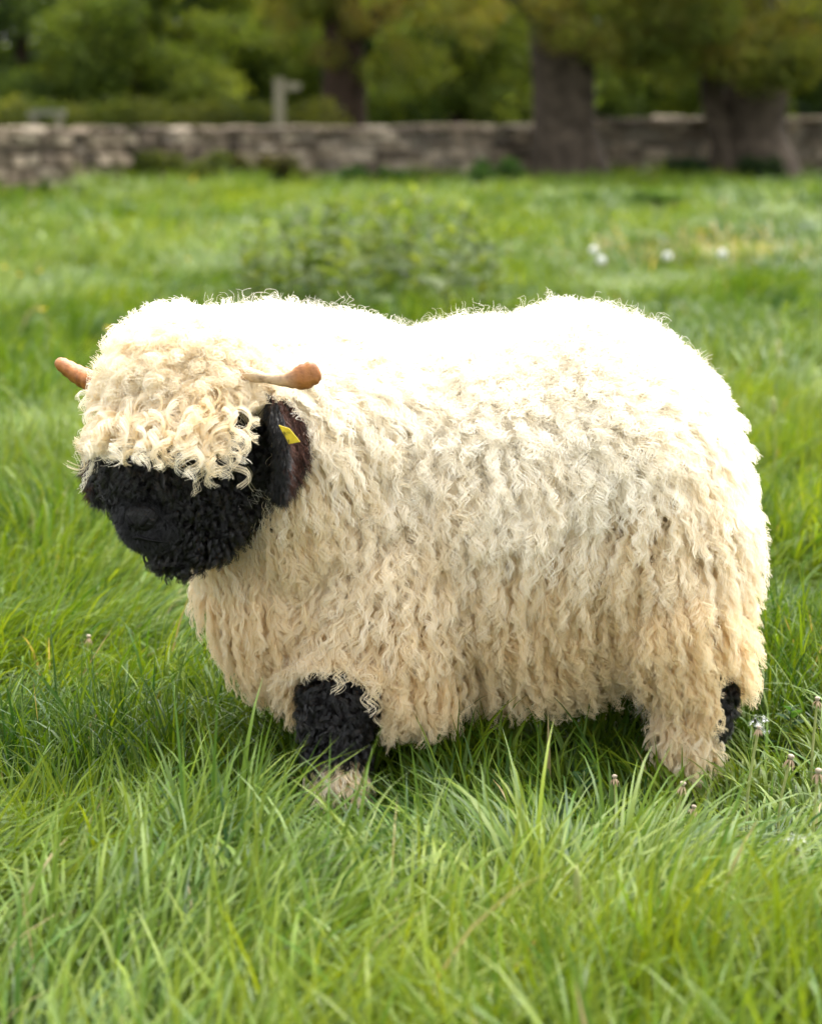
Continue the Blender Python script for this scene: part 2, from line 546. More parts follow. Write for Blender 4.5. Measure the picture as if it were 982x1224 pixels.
# low clipped hedge beyond the wall
hx0, hx1 = px_x(-90, 47.5), px_x(388, 47.5)
cl = [(np.array([x, 43.5 + 0.3 * math.sin(x * 2), 0.82]), np.array([0.55, 0.5, 0.66 + 0.08 * math.sin(x * 3.1)])) for x in np.linspace(hx0, hx1, 22)]
pts, nn, k = blob_points(15000, cl, 91, 0.7)
hd = empty('hedge', ((hx0 + hx1) / 2, 43.5, 0))
off = np.array([(hx0 + hx1) / 2, 43.5, 0])
link('foliage', leaf_cloud(pts - off, nn, 0.11, leaf_cols(15000, k, HEDGE, 92), 93), M['leaf'], hd)
tag(hd, 'low yellow-green hedge running behind the stone wall past the fingerpost', 'hedge')

# bushes at the foot of the wall
def bush(name, label, px, py, D, w, h, stops, n, seed, leaf=0.07, cat='bush'):
    x, y = px_x(px, D), D - 4
    z = float(gz(x, y))
    root = empty(name, (x, y, z))
    tag(root, label, cat)
    cl = rand_clumps(14, 0, 0, h * 0.42, w * 0.38, 0.25, h * 0.25, h * 0.22, h * 0.36, seed)
    pts, nn, k = blob_points(n, cl, seed + 1, 0.4)
    pts[:, 2] = np.abs(pts[:, 2])
    link('foliage', leaf_cloud(pts, nn, leaf, leaf_cols(n, k, stops, seed + 2), seed + 3), M['leaf'], root)
    V = []
    rg = np.random.default_rng(seed + 5)
    P = None
    for i in range(5):
        e = np.array([(rg.random() - .5) * w * .7, (rg.random() - .5) * .3, h * .7])
        o = link('stem', grid_mesh('stem', sweep(bez([(0, 0, -0.03), e * 0.5 + np.array([0, 0, .05]), e], 6), lerp_r([0.018, 0.006], 6), 6), True, True), M['bark_dark'], root)
bush('bush', 'broad soft green bush against the shaded stretch of wall', 205, 225, 37.5, 2.1, 0.72, [(0.06, 0.085, 0.018), (0.09, 0.12, 0.026), (0.10, 0.12, 0.035)], 7000, 301)
bush('bush', 'brownish green bush at the foot of the wall beneath the fingerpost', 318, 218, 38.8, 1.5, 0.62, [(0.06, 0.065, 0.02), (0.085, 0.08, 0.03), (0.07, 0.085, 0.022)], 4600, 311)
bush('bush', 'dark ivy bush at the foot of the forked trunk', 816, 212, 42.0, 0.75, 0.55, [(0.010, 0.028, 0.010), (0.022, 0.05, 0.016)], 2400, 321)
bush('bush', 'dark ivy clump climbing low on the forked trunk', 905, 212, 42.0, 0.9, 0.6, [(0.012, 0.03, 0.010), (0.024, 0.05, 0.016)], 2200, 326)
bush('nettle_clump', 'dark green nettle clump by the wall left of the straight trunk'.replace(' left of', ' beside'), 592, 222, 39.0, 0.8, 0.6, [(0.03, 0.075, 0.018), (0.05, 0.11, 0.025)], 2400, 331, cat='nettles')
bush('nettle_clump', 'bluish green weed clump in the open grass before the forked trunk', 782, 262, 29.0, 0.6, 0.3, [(0.07, 0.14, 0.03), (0.10, 0.18, 0.04)], 1800, 341, cat='nettles')
bush('nettle_clump', 'long low run of blue-green nettles along the wall under the dark trunked tree', 430, 218, 39.8, 1.9, 0.5, [(0.045, 0.10, 0.028), (0.07, 0.14, 0.035)], 4200, 351, cat='nettles')

# fingerpost
fp = empty('fingerpost', (px_x(336, 45), 41.0, 0.0))
tag(fp, 'pale timber fingerpost with one short arm standing behind the wall', 'signpost')
def box_mesh(name, sx, sy, sz, bev=0.008):
    bm = bmesh.new()
    bmesh.ops.create_cube(bm, size=1.0)
    bmesh.ops.scale(bm, vec=(sx, sy, sz), verts=bm.verts)
    bmesh.ops.bevel(bm, geom=bm.edges[:], offset=bev, segments=2, affect='EDGES')
    me = bpy.data.meshes.new(name); bm.to_mesh(me); bm.free()
    return me
o = link('post', box_mesh('post', 0.19, 0.17, 2.0, 0.02), M['wood'], fp); o.location = (0, 0, 0.86)
def arm_mesh():
    pr = [(0, -.08), (.36, -.08), (.45, 0), (.36, .08), (0, .08)]
    P = np.array([[(x, y, z) for x, z in pr] for y in (-0.025, 0.025)])
    return grid_mesh('arm', P, close_v=True, cap=True, smooth=False)
o = link('arm', arm_mesh(), M['wood'], fp); o.location = (0.085, 0.0, 1.70); o.scale = (0.75, 1, 0.9)

# pale plank table behind the wall, and a pale boulder
tb = empty('plank_table', (px_x(62, 46), 42.0, 0.0))
tag(tb, 'small pale plank table on stubby legs in front of the hedge', 'table')
o = link('table_top', box_mesh('table_top', 0.66, 0.5, 0.10), M['pale'], tb); o.location = (0, 0, 1.22)
for sx in (-0.24, 0.24):
    for sy in (-0.17, 0.17):
        o = link('leg', box_mesh('leg', 0.09, 0.09, 1.22), M['wood'], tb); o.location = (sx, sy, 0.58)

# ------------------------------------------------------------------ grass
def blades(N, xy, az, L, w, lean, bend, K, col, twist, z0=None):
    t = np.linspace(0, 1, K + 1)
    th = lean[:, None] + bend[:, None] * t[None, :] ** 1.3
    step = L[:, None] / K
    hx = np.concatenate([np.zeros((N, 1)), np.cumsum(np.sin(th[:, :-1]) * step, 1)], 1)
    hz = np.concatenate([np.zeros((N, 1)), np.cumsum(np.cos(th[:, :-1]) * step, 1)], 1)
    c, s = np.cos(az)[:, None], np.sin(az)[:, None]
    if z0 is None: z0 = gz(xy[:, 0], xy[:, 1]) - 0.008
    hz = np.maximum(hz, 0.012 + 0.03 * t[None, :] * (0.5 + 0.5 * np.sin(az * 7))[:, None])
    P = np.stack([xy[:, :1] + hx * c, xy[:, 1:] + hx * s, z0[:, None] + hz], -1)       # N,K+1,3
    a2 = az[:, None] + math.pi / 2 + twist[:, None] * (0.3 + t[None, :])
    S = np.stack([np.cos(a2), np.sin(a2), 0.15 * np.sin(a2 * 3)], -1)
    ww = w[:, None] * np.clip(0.75 + 0.6 * t, 0, 1.0) * (1 - np.clip((t - 0.35) / 0.65, 0, 1) ** 1.6)
    Lf = P[:, :-1] - S[:, :-1] * ww[:, :-1, None] * 0.5
    Rt = P[:, :-1] + S[:, :-1] * ww[:, :-1, None] * 0.5
    V = np.concatenate([np.stack([Lf, Rt], 2).reshape(N, 2 * K, 3), P[:, -1:]], 1)    # N, 2K+1
    pat = []
    for i in range(K - 1): pat += [2 * i, 2 * i + 1, 2 * i + 3, 2 * i + 2]
    pat += [2 * K - 2, 2 * K - 1, 2 * K]
    nvb = 2 * K + 1
    F = (np.arange(N)[:, None] * nvb + np.array(pat)).ravel()
    LC = np.tile([4] * (K - 1) + [3], N)
    shade = np.concatenate([np.repeat(0.75 + 0.3 * t[:-1], 2), [1.05]])              # paler, yellower towards the tip
    colv = col[:, None, :] * np.ones((1, nvb, 1))
    yl = (np.clip(shade, 0, 1.1) - 0.75)[None, :, None]
    colv = colv * (1 + yl * np.array([0.6, 0.25, 0.1]))
    return V.reshape(-1, 3), F, LC, colv.reshape(-1, 3)

def scatter(d0, d1, dens, seed, margin=0.55, grow=0.13):
    rg = np.random.default_rng(seed)
    w1 = d1 * 0.172 + margin + grow * d1
    n = int(dens * (d1 - d0) * 2 * w1)
    d = d0 + (d1 - d0) * rg.random(n)
    x = (rg.random(n) * 2 - 1) * w1
    keep = np.abs(x) < d * 0.172 + margin + grow * d
    return np.stack([x[keep], d[keep] - 4.0], 1), rg

FOOT = [at(400, 945, -0.10), at(845, 900, 0.03)]

def grass_colour(x, y, rg, n):
    g1 = vnoise(x, y, 0.55, 61); g2 = vnoise(x, y, 2.4, 62); g3 = vnoise(x, y, 0.17, 63)
    f = 0.4 * g1 + 0.4 * g2 + 0.3 * g3 - 0.05 + rg.normal(0, 0.14, n)
    f = np.clip((f - 0.5) * 1.35 + 0.52, 0, 1)[:, None]
    dark = np.array([0.022, 0.070, 0.006]); mid = np.array([0.092, 0.164, 0.009]); lite = np.array([0.178, 0.248, 0.016])
    c = np.where(f < 0.5, dark + (mid - dark) * f * 2, mid + (lite - mid) * (f - 0.5) * 2)
    u = rg.random(n)
    c[u < 0.006] = np.array([0.30, 0.26, 0.12])         # a dead blade here and there
    seedy = np.exp(-(((x - 2.3) / 0.75) ** 2 + ((y - 15.2) / 1.6) ** 2))
    c[(u > 0.5) & (u < 0.5 + 0.4 * seedy)] = np.array([0.38, 0.31, 0.14])     # a run of straw-coloured seed heads
    c[(u > 0.06) & (u < 0.16)] *= np.array([0.8, 1.0, 1.55])   # bluish ones
    return c * (0.8 + 0.4 * rg.random((n, 1)))

def make_grass():
    VV, FF, LL, CC = [], [], [], []
    nv = 0
    layers = [  # d0, d1, tufts per m2, blades per tuft, length, width, K, spread, margin
        (2.2, 3.4, 680, 13, (0.12, 0.34), 0.0068, 6, 0.030, 0.45),
        (3.4, 5.2, 740, 13, (0.10, 0.29), 0.0058, 6, 0.028, 0.45),
        (5.2, 9.0, 380, 13, (0.10, 0.28), 0.0070, 3, 0.035, 0.5),
        (9.0, 20., 78, 13, (0.10, 0.26), 0.0115, 3, 0.06, 0.8),
        (20., 45., 18, 12, (0.12, 0.30), 0.023, 3, 0.12, 1.5),
    ]
    for li, (d0, d1, dens, per, Lr, w0, K, spread, marg) in enumerate(layers):
        tu, rg = scatter(d0, d1, dens, 500 + li, marg)
        # uneven cover: thin some tufts out
        den = vnoise(tu[:, 0], tu[:, 1], 0.35 * (1 + li), 70 + li)
        tu = tu[rg.random(len(tu)) < 0.55 + 0.6 * den]
        nt = len(tu)
        tl = 0.7 + 0.5 * vnoise(tu[:, 0], tu[:, 1], 0.28, 81) + 0.25 * rg.random(nt)
        if li >= 2:
            tl *= 0.55 + 0.95 * vnoise(tu[:, 0], tu[:, 1], 0.5 + 0.25 * li, 84)
            tl *= 1 + 0.9 * np.exp(-np.abs(wall_y(tu[:, 0]) - 0.3 - tu[:, 1]) / 1.2)      # rank growth along the wall
        lying = np.clip(1.5 * vnoise(tu[:, 0], tu[:, 1], 0.45, 82) - 0.2, 0, 1.1)                    # where the grass is laid over
        wind = (vnoise(tu[:, 0], tu[:, 1], 0.6, 83) - 0.35) * 5.0
        idx = np.repeat(np.arange(nt), per)
        N = len(idx)
        da = rg.random(N) * 2 * math.pi
        rr = spread * np.sqrt(rg.random(N))
        xy = tu[idx] + np.stack([np.cos(da), np.sin(da)], 1) * rr[:, None]
        ly = lying[idx]
        ux, uy = np.cos(da) * 0.9 + np.cos(wind[idx]) * (0.4 + 1.6 * ly), np.sin(da) * 0.9 + np.sin(wind[idx]) * (0.4 + 1.6 * ly)
        az = np.arctan2(uy, ux) + rg.normal(0, 0.25, N)
        L = (Lr[0] + (Lr[1] - Lr[0]) * rg.beta(2.0, 2.2, N)) * tl[idx]
        # trodden short round the feet and thin in the shade under the belly
        fd = np.min([np.hypot((xy[:, 0] - f[0]) / 0.15, np.minimum(np.abs(xy[:, 1] - f[1]) / 0.10, np.abs(xy[:, 1] - f[1] + 0.22) / 0.2)) for f in FOOT], 0)
        L *= np.clip(0.42 + 0.55 * (fd - 0.35), 0.42, 1.0)
        for f in FOOT[:1]:
            zone = (np.abs(xy[:, 0] - f[0]) < 0.11) & (xy[:, 1] > f[1] - 0.72) & (xy[:, 1] < f[1] + 0.08)
            L = np.where(zone, L * (0.42 + 0.38 * rg.random(N)), L)
        near = np.exp(-((xy[:, 1] + 0.25) / 0.35) ** 2) * (np.abs(xy[:, 0]) < 0.75)
        L *= 1 - 0.36 * near
        w = w0 * (0.55 + 0.8 * rg.random(N))
        lean = np.abs(rg.normal(0.22, 0.22, N)) + 0.5 * ly ** 2
        bend = np.clip(rg.normal(1.45, 0.6, N) + 1.0 * (ly - 0.4), 0.1, 2.6)
        twist = rg.normal(0, 0.9, N)
        col = grass_colour(tu[idx][:, 0], tu[idx][:, 1], rg, N)
        v, f, lc, c = blades(N, xy, az, L, w, lean, bend, K, col, twist)
        VV.append(v); FF.append(f + nv); LL.append(lc); CC.append(c); nv += len(v)
    me = np_mesh('grass', np.concatenate(VV), np.concatenate(FF), np.concatenate(LL))
    point_color(me, np.concatenate(CC))
    o = link('grass', me, M['grass'])
    tag(o, 'long fresh green pasture grass covering the field', 'grass', kind='stuff')
    print('grass tris', sum((l - 2).sum() for l in LL))
make_grass()

# ------------------------------------------------------------------ SHEEP
SHEEP = empty('sheep', (float(at(560, 600, 0.2)[0]), 0.18, 0.0))
tag(SHEEP, 'cream long-woolled sheep with black face, brown horns and yellow ear tag standing in grass', 'sheep')
SO = np.array(SHEEP.location)

PR = []      # (centre, radii) ellipsoids of the body
def ell(c, r):
    r = (r, r, r) if np.isscalar(r) else r
    PR.append((np.asarray(c, float), np.asarray(r, float)))
def limb(pts, rads, n=9):
    P = bez(pts, n); R = lerp_r(rads, n)
    for p, r in zip(P, R): ell(p, r)

ell(at(600, 605, 0.20), (0.36, 0.235, 0.285))       # barrel
ell(at(726, 590, 0.20), (0.183, 0.222, 0.268))      # rump
ell(at(685, 572, 0.20), (0.20, 0.20, 0.262))
ell(at(778, 645, 0.19), (0.120, 0.20, 0.22))
ell(at(420, 620, 0.16), (0.20, 0.205, 0.275))       # shoulders
ell(at(350, 632, 0.13), (0.125, 0.17, 0.20))        # chest
ell(at(335, 530, 0.07), (0.155, 0.165, 0.19))       # neck
ell(at(285, 500, 0.00), (0.12, 0.13, 0.14))
ell(at(412, 530, 0.12), (0.15, 0.15, 0.178))
ell(at(455, 720, 0.02), (0.115, 0.085, 0.17))       # near shoulder / upper arm
ell(at(793, 712, 0.08), (0.078, 0.10, 0.155))        # near thigh
ell(at(455, 720, 0.30), (0.10, 0.085, 0.17))
ell(at(800, 740, 0.33), (0.085, 0.09, 0.19))
# head
ell(at(236, 470, -0.06), (0.098, 0.105, 0.082))
ell(at(220, 518, -0.10), (0.086, 0.085, 0.078))
ell(at(195, 565, -0.135), (0.074, 0.072, 0.07))
ell(at(184, 602, -0.160), (0.062, 0.062, 0.060))
ell(at(181, 622, -0.168), (0.052, 0.052, 0.044))
ell(at(240, 585, -0.075), (0.068, 0.070, 0.074))
ell(at(215, 628, -0.12), (0.055, 0.055, 0.045))
# legs: near fore, near hind, far fore, far hind
NF = [at(425, 780, 0.0), at(402, 850, -0.07), at(402, 905, -0.085)]
nf_hoof = np.array([at(404, 945, -0.09)[0], -0.09, 0.03])
limb([NF[0], NF[1], NF[2], nf_hoof], [0.07, 0.046, 0.032, 0.033], 12)
nh_hoof = np.array([at(822, 905, 0.04)[0], 0.04, 0.03])
limb([at(805, 750, 0.08), at(828, 826, 0.07), at(822, 865, 0.05), nh_hoof], [0.074, 0.054, 0.043, 0.036], 12)
ff_hoof = np.array([at(432, 940, 0.0)[0], 0.30, 0.03])
limb([at(440, 780, 0.28), ff_hoof + np.array([0, 0, 0.13]), ff_hoof], [0.06, 0.045, 0.034], 9)
fh_hoof = np.array([at(780, 900, 0.1)[0], 0.36, 0.03])
limb([at(790, 760, 0.33), fh_hoof + np.array([0.03, 0, 0.14]), fh_hoof], [0.07, 0.042, 0.034], 9)

BLACK = [(at(185, 600, -0.17), 0.115), (at(215, 560, -0.17), 0.082), (at(158, 565, -0.07), 0.085), (at(245, 580, -0.10), 0.096), (at(272, 530, -0.10), 0.075), (at(200, 650, -0.15), 0.09),
         (NF[1], 0.075), (at(400, 880, -0.085), 0.042),
         (at(870, 838, 0.06), 0.050), (fh_hoof + np.array([0.06, 0, 0.15]), 0.05), (ff_hoof + np.array([-0.03, 0, 0.14]), 0.07)]
BROW_Z = at(200, 508, -0.16)[2]
def black_mask(p):
    m = np.zeros(len(p), bool)
    for i, (c, r) in enumerate(BLACK):
        k = np.linalg.norm(p - c, axis=1) < r
        m |= k
    return m

def make_body():
    bm = bmesh.new()
    for c, r in PR:
        mat = Matrix.Translation(Vector(c - SO)) @ Matrix.Diagonal((r[0], r[1], r[2], 1))
        bmesh.ops.create_uvsphere(bm, u_segments=28, v_segments=18, radius=1.0, matrix=mat)
    me = bpy.data.meshes.new('tmp'); bm.to_mesh(me); bm.free()
    tmp = bpy.data.objects.new('tmp', me); C.objects.link(tmp)
    md = tmp.modifiers.new('r', 'REMESH'); md.mode = 'VOXEL'; md.voxel_size = 0.011
    sm = tmp.modifiers.new('s', 'SMOOTH'); sm.factor = 0.5; sm.iterations = 7
    dg = bpy.context.evaluated_depsgraph_get()
    body = bpy.data.meshes.new_from_object(tmp.evaluated_get(dg))
    bpy.data.objects.remove(tmp); bpy.data.meshes.remove(me)
    body.name = 'body'
    n = len(body.vertices)
    co = np.zeros(n * 3, np.float32); body.vertices.foreach_get('co', co); co = co.reshape(-1, 3)
    bl = black_mask(co + SO)
    col = np.where(bl[:, None], np.array([0.012, 0.011, 0.011]), np.array([0.88, 0.76, 0.55]))
    point_color(body, col)
    body.polygons.foreach_set('use_smooth', np.ones(len(body.polygons), bool))
    m, nt, nd, lk, b = new_mat('skin')
    a = nd.new('ShaderNodeAttribute'); a.attribute_name = 'col'
    lk.new(a.outputs['Color'], b.inputs['Base Color'])
    b.inputs['Roughness'].default_value = 0.85
    b.inputs['Specular IOR Level'].default_value = 0.1
    body.materials.clear()
    return link('body', body, m, SHEEP)
BODY = make_body()

def surface_samples(n, rg, density=None):
    me = BODY.data
    me.calc_loop_triangles()
    nt = len(me.loop_triangles)
    tv = np.zeros(nt * 3, np.int32); me.loop_triangles.foreach_get('vertices', tv); tv = tv.reshape(-1, 3)
    co = np.zeros(len(me.vertices) * 3, np.float32); me.vertices.foreach_get('co', co); co = co.reshape(-1, 3).astype(float)
    nr = np.zeros(len(me.vertices) * 3, np.float32); me.vertices.foreach_get('normal', nr); nr = nr.reshape(-1, 3).astype(float)
    a, b, c = co[tv[:, 0]], co[tv[:, 1]], co[tv[:, 2]]
    ar = np.linalg.norm(np.cross(b - a, c - a), axis=1) * 0.5
    ctr = (a + b + c) / 3 + SO
    w = ar * (density(ctr, norm(nr[tv[:, 0]])) if density else 1.0)
    k = rg.choice(nt, n, p=w / w.sum())
    u, v = rg.random(n), rg.random(n)
    fl = u + v > 1; u[fl] = 1 - u[fl]; v[fl] = 1 - v[fl]
    p = a[k] + (b - a)[k] * u[:, None] + (c - a)[k] * v[:, None] + SO
    nn = norm(nr[tv[k, 0]] * (1 - u - v)[:, None] + nr[tv[k, 1]] * u[:, None] + nr[tv[k, 2]] * v[:, None])
    return p, nn

def hair_object(name, P, radius, tint, mat, parent, origin=SO, stuff=True):
    """P: (N,K,3) world points, radius (N,K), tint (N,)"""
    N, K, _ = P.shape
    hc = bpy.data.hair_curves.new(name)
    hc.add_curves([K] * N)
    hc.attributes['position'].data.foreach_set('vector', (P - origin).astype(np.float32).ravel())
    ra = hc.attributes.get('radius') or hc.attributes.new('radius', 'FLOAT', 'POINT')
    ra.data.foreach_set('value', radius.astype(np.float32).ravel())
    ta = hc.attributes.new('tint', 'FLOAT', 'CURVE')
    ta.data.foreach_set('value', tint.astype(np.float32))
    hc.materials.append(mat)
    o = bpy.data.objects.new(name, hc); C.objects.link(o); o.parent = parent
    if stuff: o['kind'] = 'stuff'
    return o

GRAV = np.array([0, 0, -1.0])

def locks(p, n, rg, per, K, length, a0, a1, b0, b1, amp, wave, clump, lockr, rad, flow=None, jit=0.25, e2f=0.6, start=0.1, tipcurl=0.0, wander=0.25, phj=0.35, phase=None, fray=0.004):
    """wavy locks of fibres. p,n: lock roots and normals; scalars or per-lock arrays.
    a: weight of the surface normal from root to tip, b: weight of gravity (or of flow)."""
    N = len(p)
    A = lambda v: np.broadcast_to(np.asarray(v, float), (N,))
    length, a0, a1, b0, b1, amp, wave = map(A, (length, a0, a1, b0, b1, amp, wave))
    t = np.linspace(0, 1, K)
    fl = GRAV[None, :] if flow is None else flow
    ft = fl - n * np.sum(fl * n, 1, keepdims=True) * 0.75
    ftn = norm(ft) * np.minimum(np.linalg.norm(ft, axis=1, keepdims=True) * 1.5, 1.0)
    side = norm(np.cross(n, ftn + 1e-4 * rg.normal(0, 1, (N, 3))))
    wnd = rg.normal(0, wander, (N, 1)) * side
    pos = p.copy(); pts = [pos.copy()]; dirs = []
    for k in range(K - 1):
        tt = t[k]
        d = n * (a0 + (a1 - a0) * tt)[:, None] + ftn * (b0 + (b1 - b0) * tt)[:, None] + wnd + GRAV * 0.10 * tt
        d = norm(d)
        dirs.append(d)
        pos = pos + d * (length / (K - 1))[:, None]
        pts.append(pos.copy())
    dirs.append(dirs[-1])
    axis = np.stack(pts, 1); D = np.stack(dirs, 1)                   # N,K,3
    idx = np.repeat(np.arange(N), per); S = len(idx)
    ax = axis[idx]; Dd = D[idx]
    e1 = norm(side[idx][:, None, :] - Dd * np.sum(Dd * side[idx][:, None, :], -1, keepdims=True))
    e2 = np.cross(Dd, e1)
    ph = (rg.random(N) * 6.283 if phase is None else phase)[idx] + rg.normal(0, phj, S)
    s = t[None, :] * length[idx][:, None] * (1 + rg.normal(0, 0.05, (S, 1)))
    phi = 6.283 * s / wave[idx][:, None] * (1 + tipcurl * t[None, :] ** 2) + ph[:, None]
    env = np.clip((t - start) / 0.35, 0, 1)[None, :]
    am = amp[idx][:, None] * env * (0.75 + 0.4 * t[None, :]) * (1 + jit * rg.normal(0, 1, (S, 1)))
    hand = np.where(rg.random(N) < 0.5, -1.0, 1.0)[idx][:, None, None]
    off = e1 * (am * np.cos(phi))[..., None] + hand * e2 * (am * e2f * np.sin(phi))[..., None]
    # fibres spread at the root, gathered in the lock, frayed at the tip
    q = rg.random(S) * 6.283; rr = lockr * np.sqrt(rg.random(S))
    spread = 1 - A(clump)[idx][:, None] * np.clip(t / 0.4, 0, 1)[None, :] + 0.25 * np.clip((t - 0.7) / 0.3, 0, 1)[None, :]
    t1 = norm(np.cross(n, np.array([0.3, 0.5, 0.81])))[idx]; t2 = np.cross(n[idx], t1)
    ro = (t1 * (np.cos(q) * rr)[:, None] + t2 * (np.sin(q) * rr)[:, None])
    P = ax + off + ro[:, None, :] * spread[:, :, None]
    fr = rg.normal(0, 1, (S, 3)) * fray
    P += fr[:, None, :] * (t ** 2)[None, :, None]
    R = np.broadcast_to(rad * (1 - 0.55 * t ** 2)[None, :], (S, K)) * (0.8 + 0.4 * rg.random((S, 1)))
    return P, R, idx

def noise3(p, scale, seed):
    return (vnoise(p[:, 0] + p[:, 1] * 0.7, p[:, 2] + p[:, 1] * 0.4, scale, seed))

HEAD_C = at(228, 470, -0.06)
CROWN = at(270, 385, -0.02)
def head_zone(p):
    """skull and brow that carry the white forelock"""
    d = np.linalg.norm((p - at(225, 480, -0.08)) / np.array([1.15, 1.1, 1.0]), axis=1)
    cheek = (p[:, 0] > at(262, 480, -0.12)[0]) & (p[:, 2] < at(262, 468, -0.12)[2]) & (p[:, 1] < -0.04)
    return (d < 0.115) & (p[:, 2] > BROW_Z - 0.01) & ~cheek

def seg_dist(p, a, b):
    ab = b - a
    t = np.clip(((p - a) @ ab) / (ab @ ab), 0, 1)
    return np.linalg.norm(p - (a + t[..., None] * ab), axis=-1)

E0, E1 = at(324, 478, -0.15), at(342, 580, -0.175)
HORN_N = [at(262, 450, -0.10), at(290, 447, -0.175), at(318, 452, -0.205), at(342, 454, -0.22), at(360, 451, -0.225), at(376, 444, -0.225)]
def clear_of(P, R, ix):
    """the fleece parts round the ear and the horn: drop fibres that would run through them"""
    Eq = E0 + 0.22 * (E1 - E0)
    bad = (seg_dist(P, Eq, E1) < 0.030).any(1)
    # the side of the ear that hangs free of the neck
    bad |= (seg_dist(P, Eq + np.array([0.0, -0.05, 0]), E1 + np.array([0.0, -0.05, 0])) < 0.034).any(1)
    bad |= (seg_dist(P, at(290, 512, -0.20), at(290, 575, -0.19)) < 0.030).any(1)        # the black cheek runs up to the ear
    for a, b in zip(HORN_N[2:-1], HORN_N[3:]):
        bad |= (seg_dist(P, a, b) < 0.021).any(1)
        bad |= (seg_dist(P, a + np.array([0, -0.03, 0.006]), b + np.array([0, -0.03, 0.006])) < 0.024).any(1)
    bad |= (seg_dist(P, at(880, 834, -0.03), at(878, 846, 0.06)) < 0.028).any(1)
    bad |= (np.linalg.norm(P - (NF[1] + np.array([-0.01, -0.02, 0.0])), axis=-1) < 0.078).any(1)
    return P[~bad], R[~bad], ix[~bad]

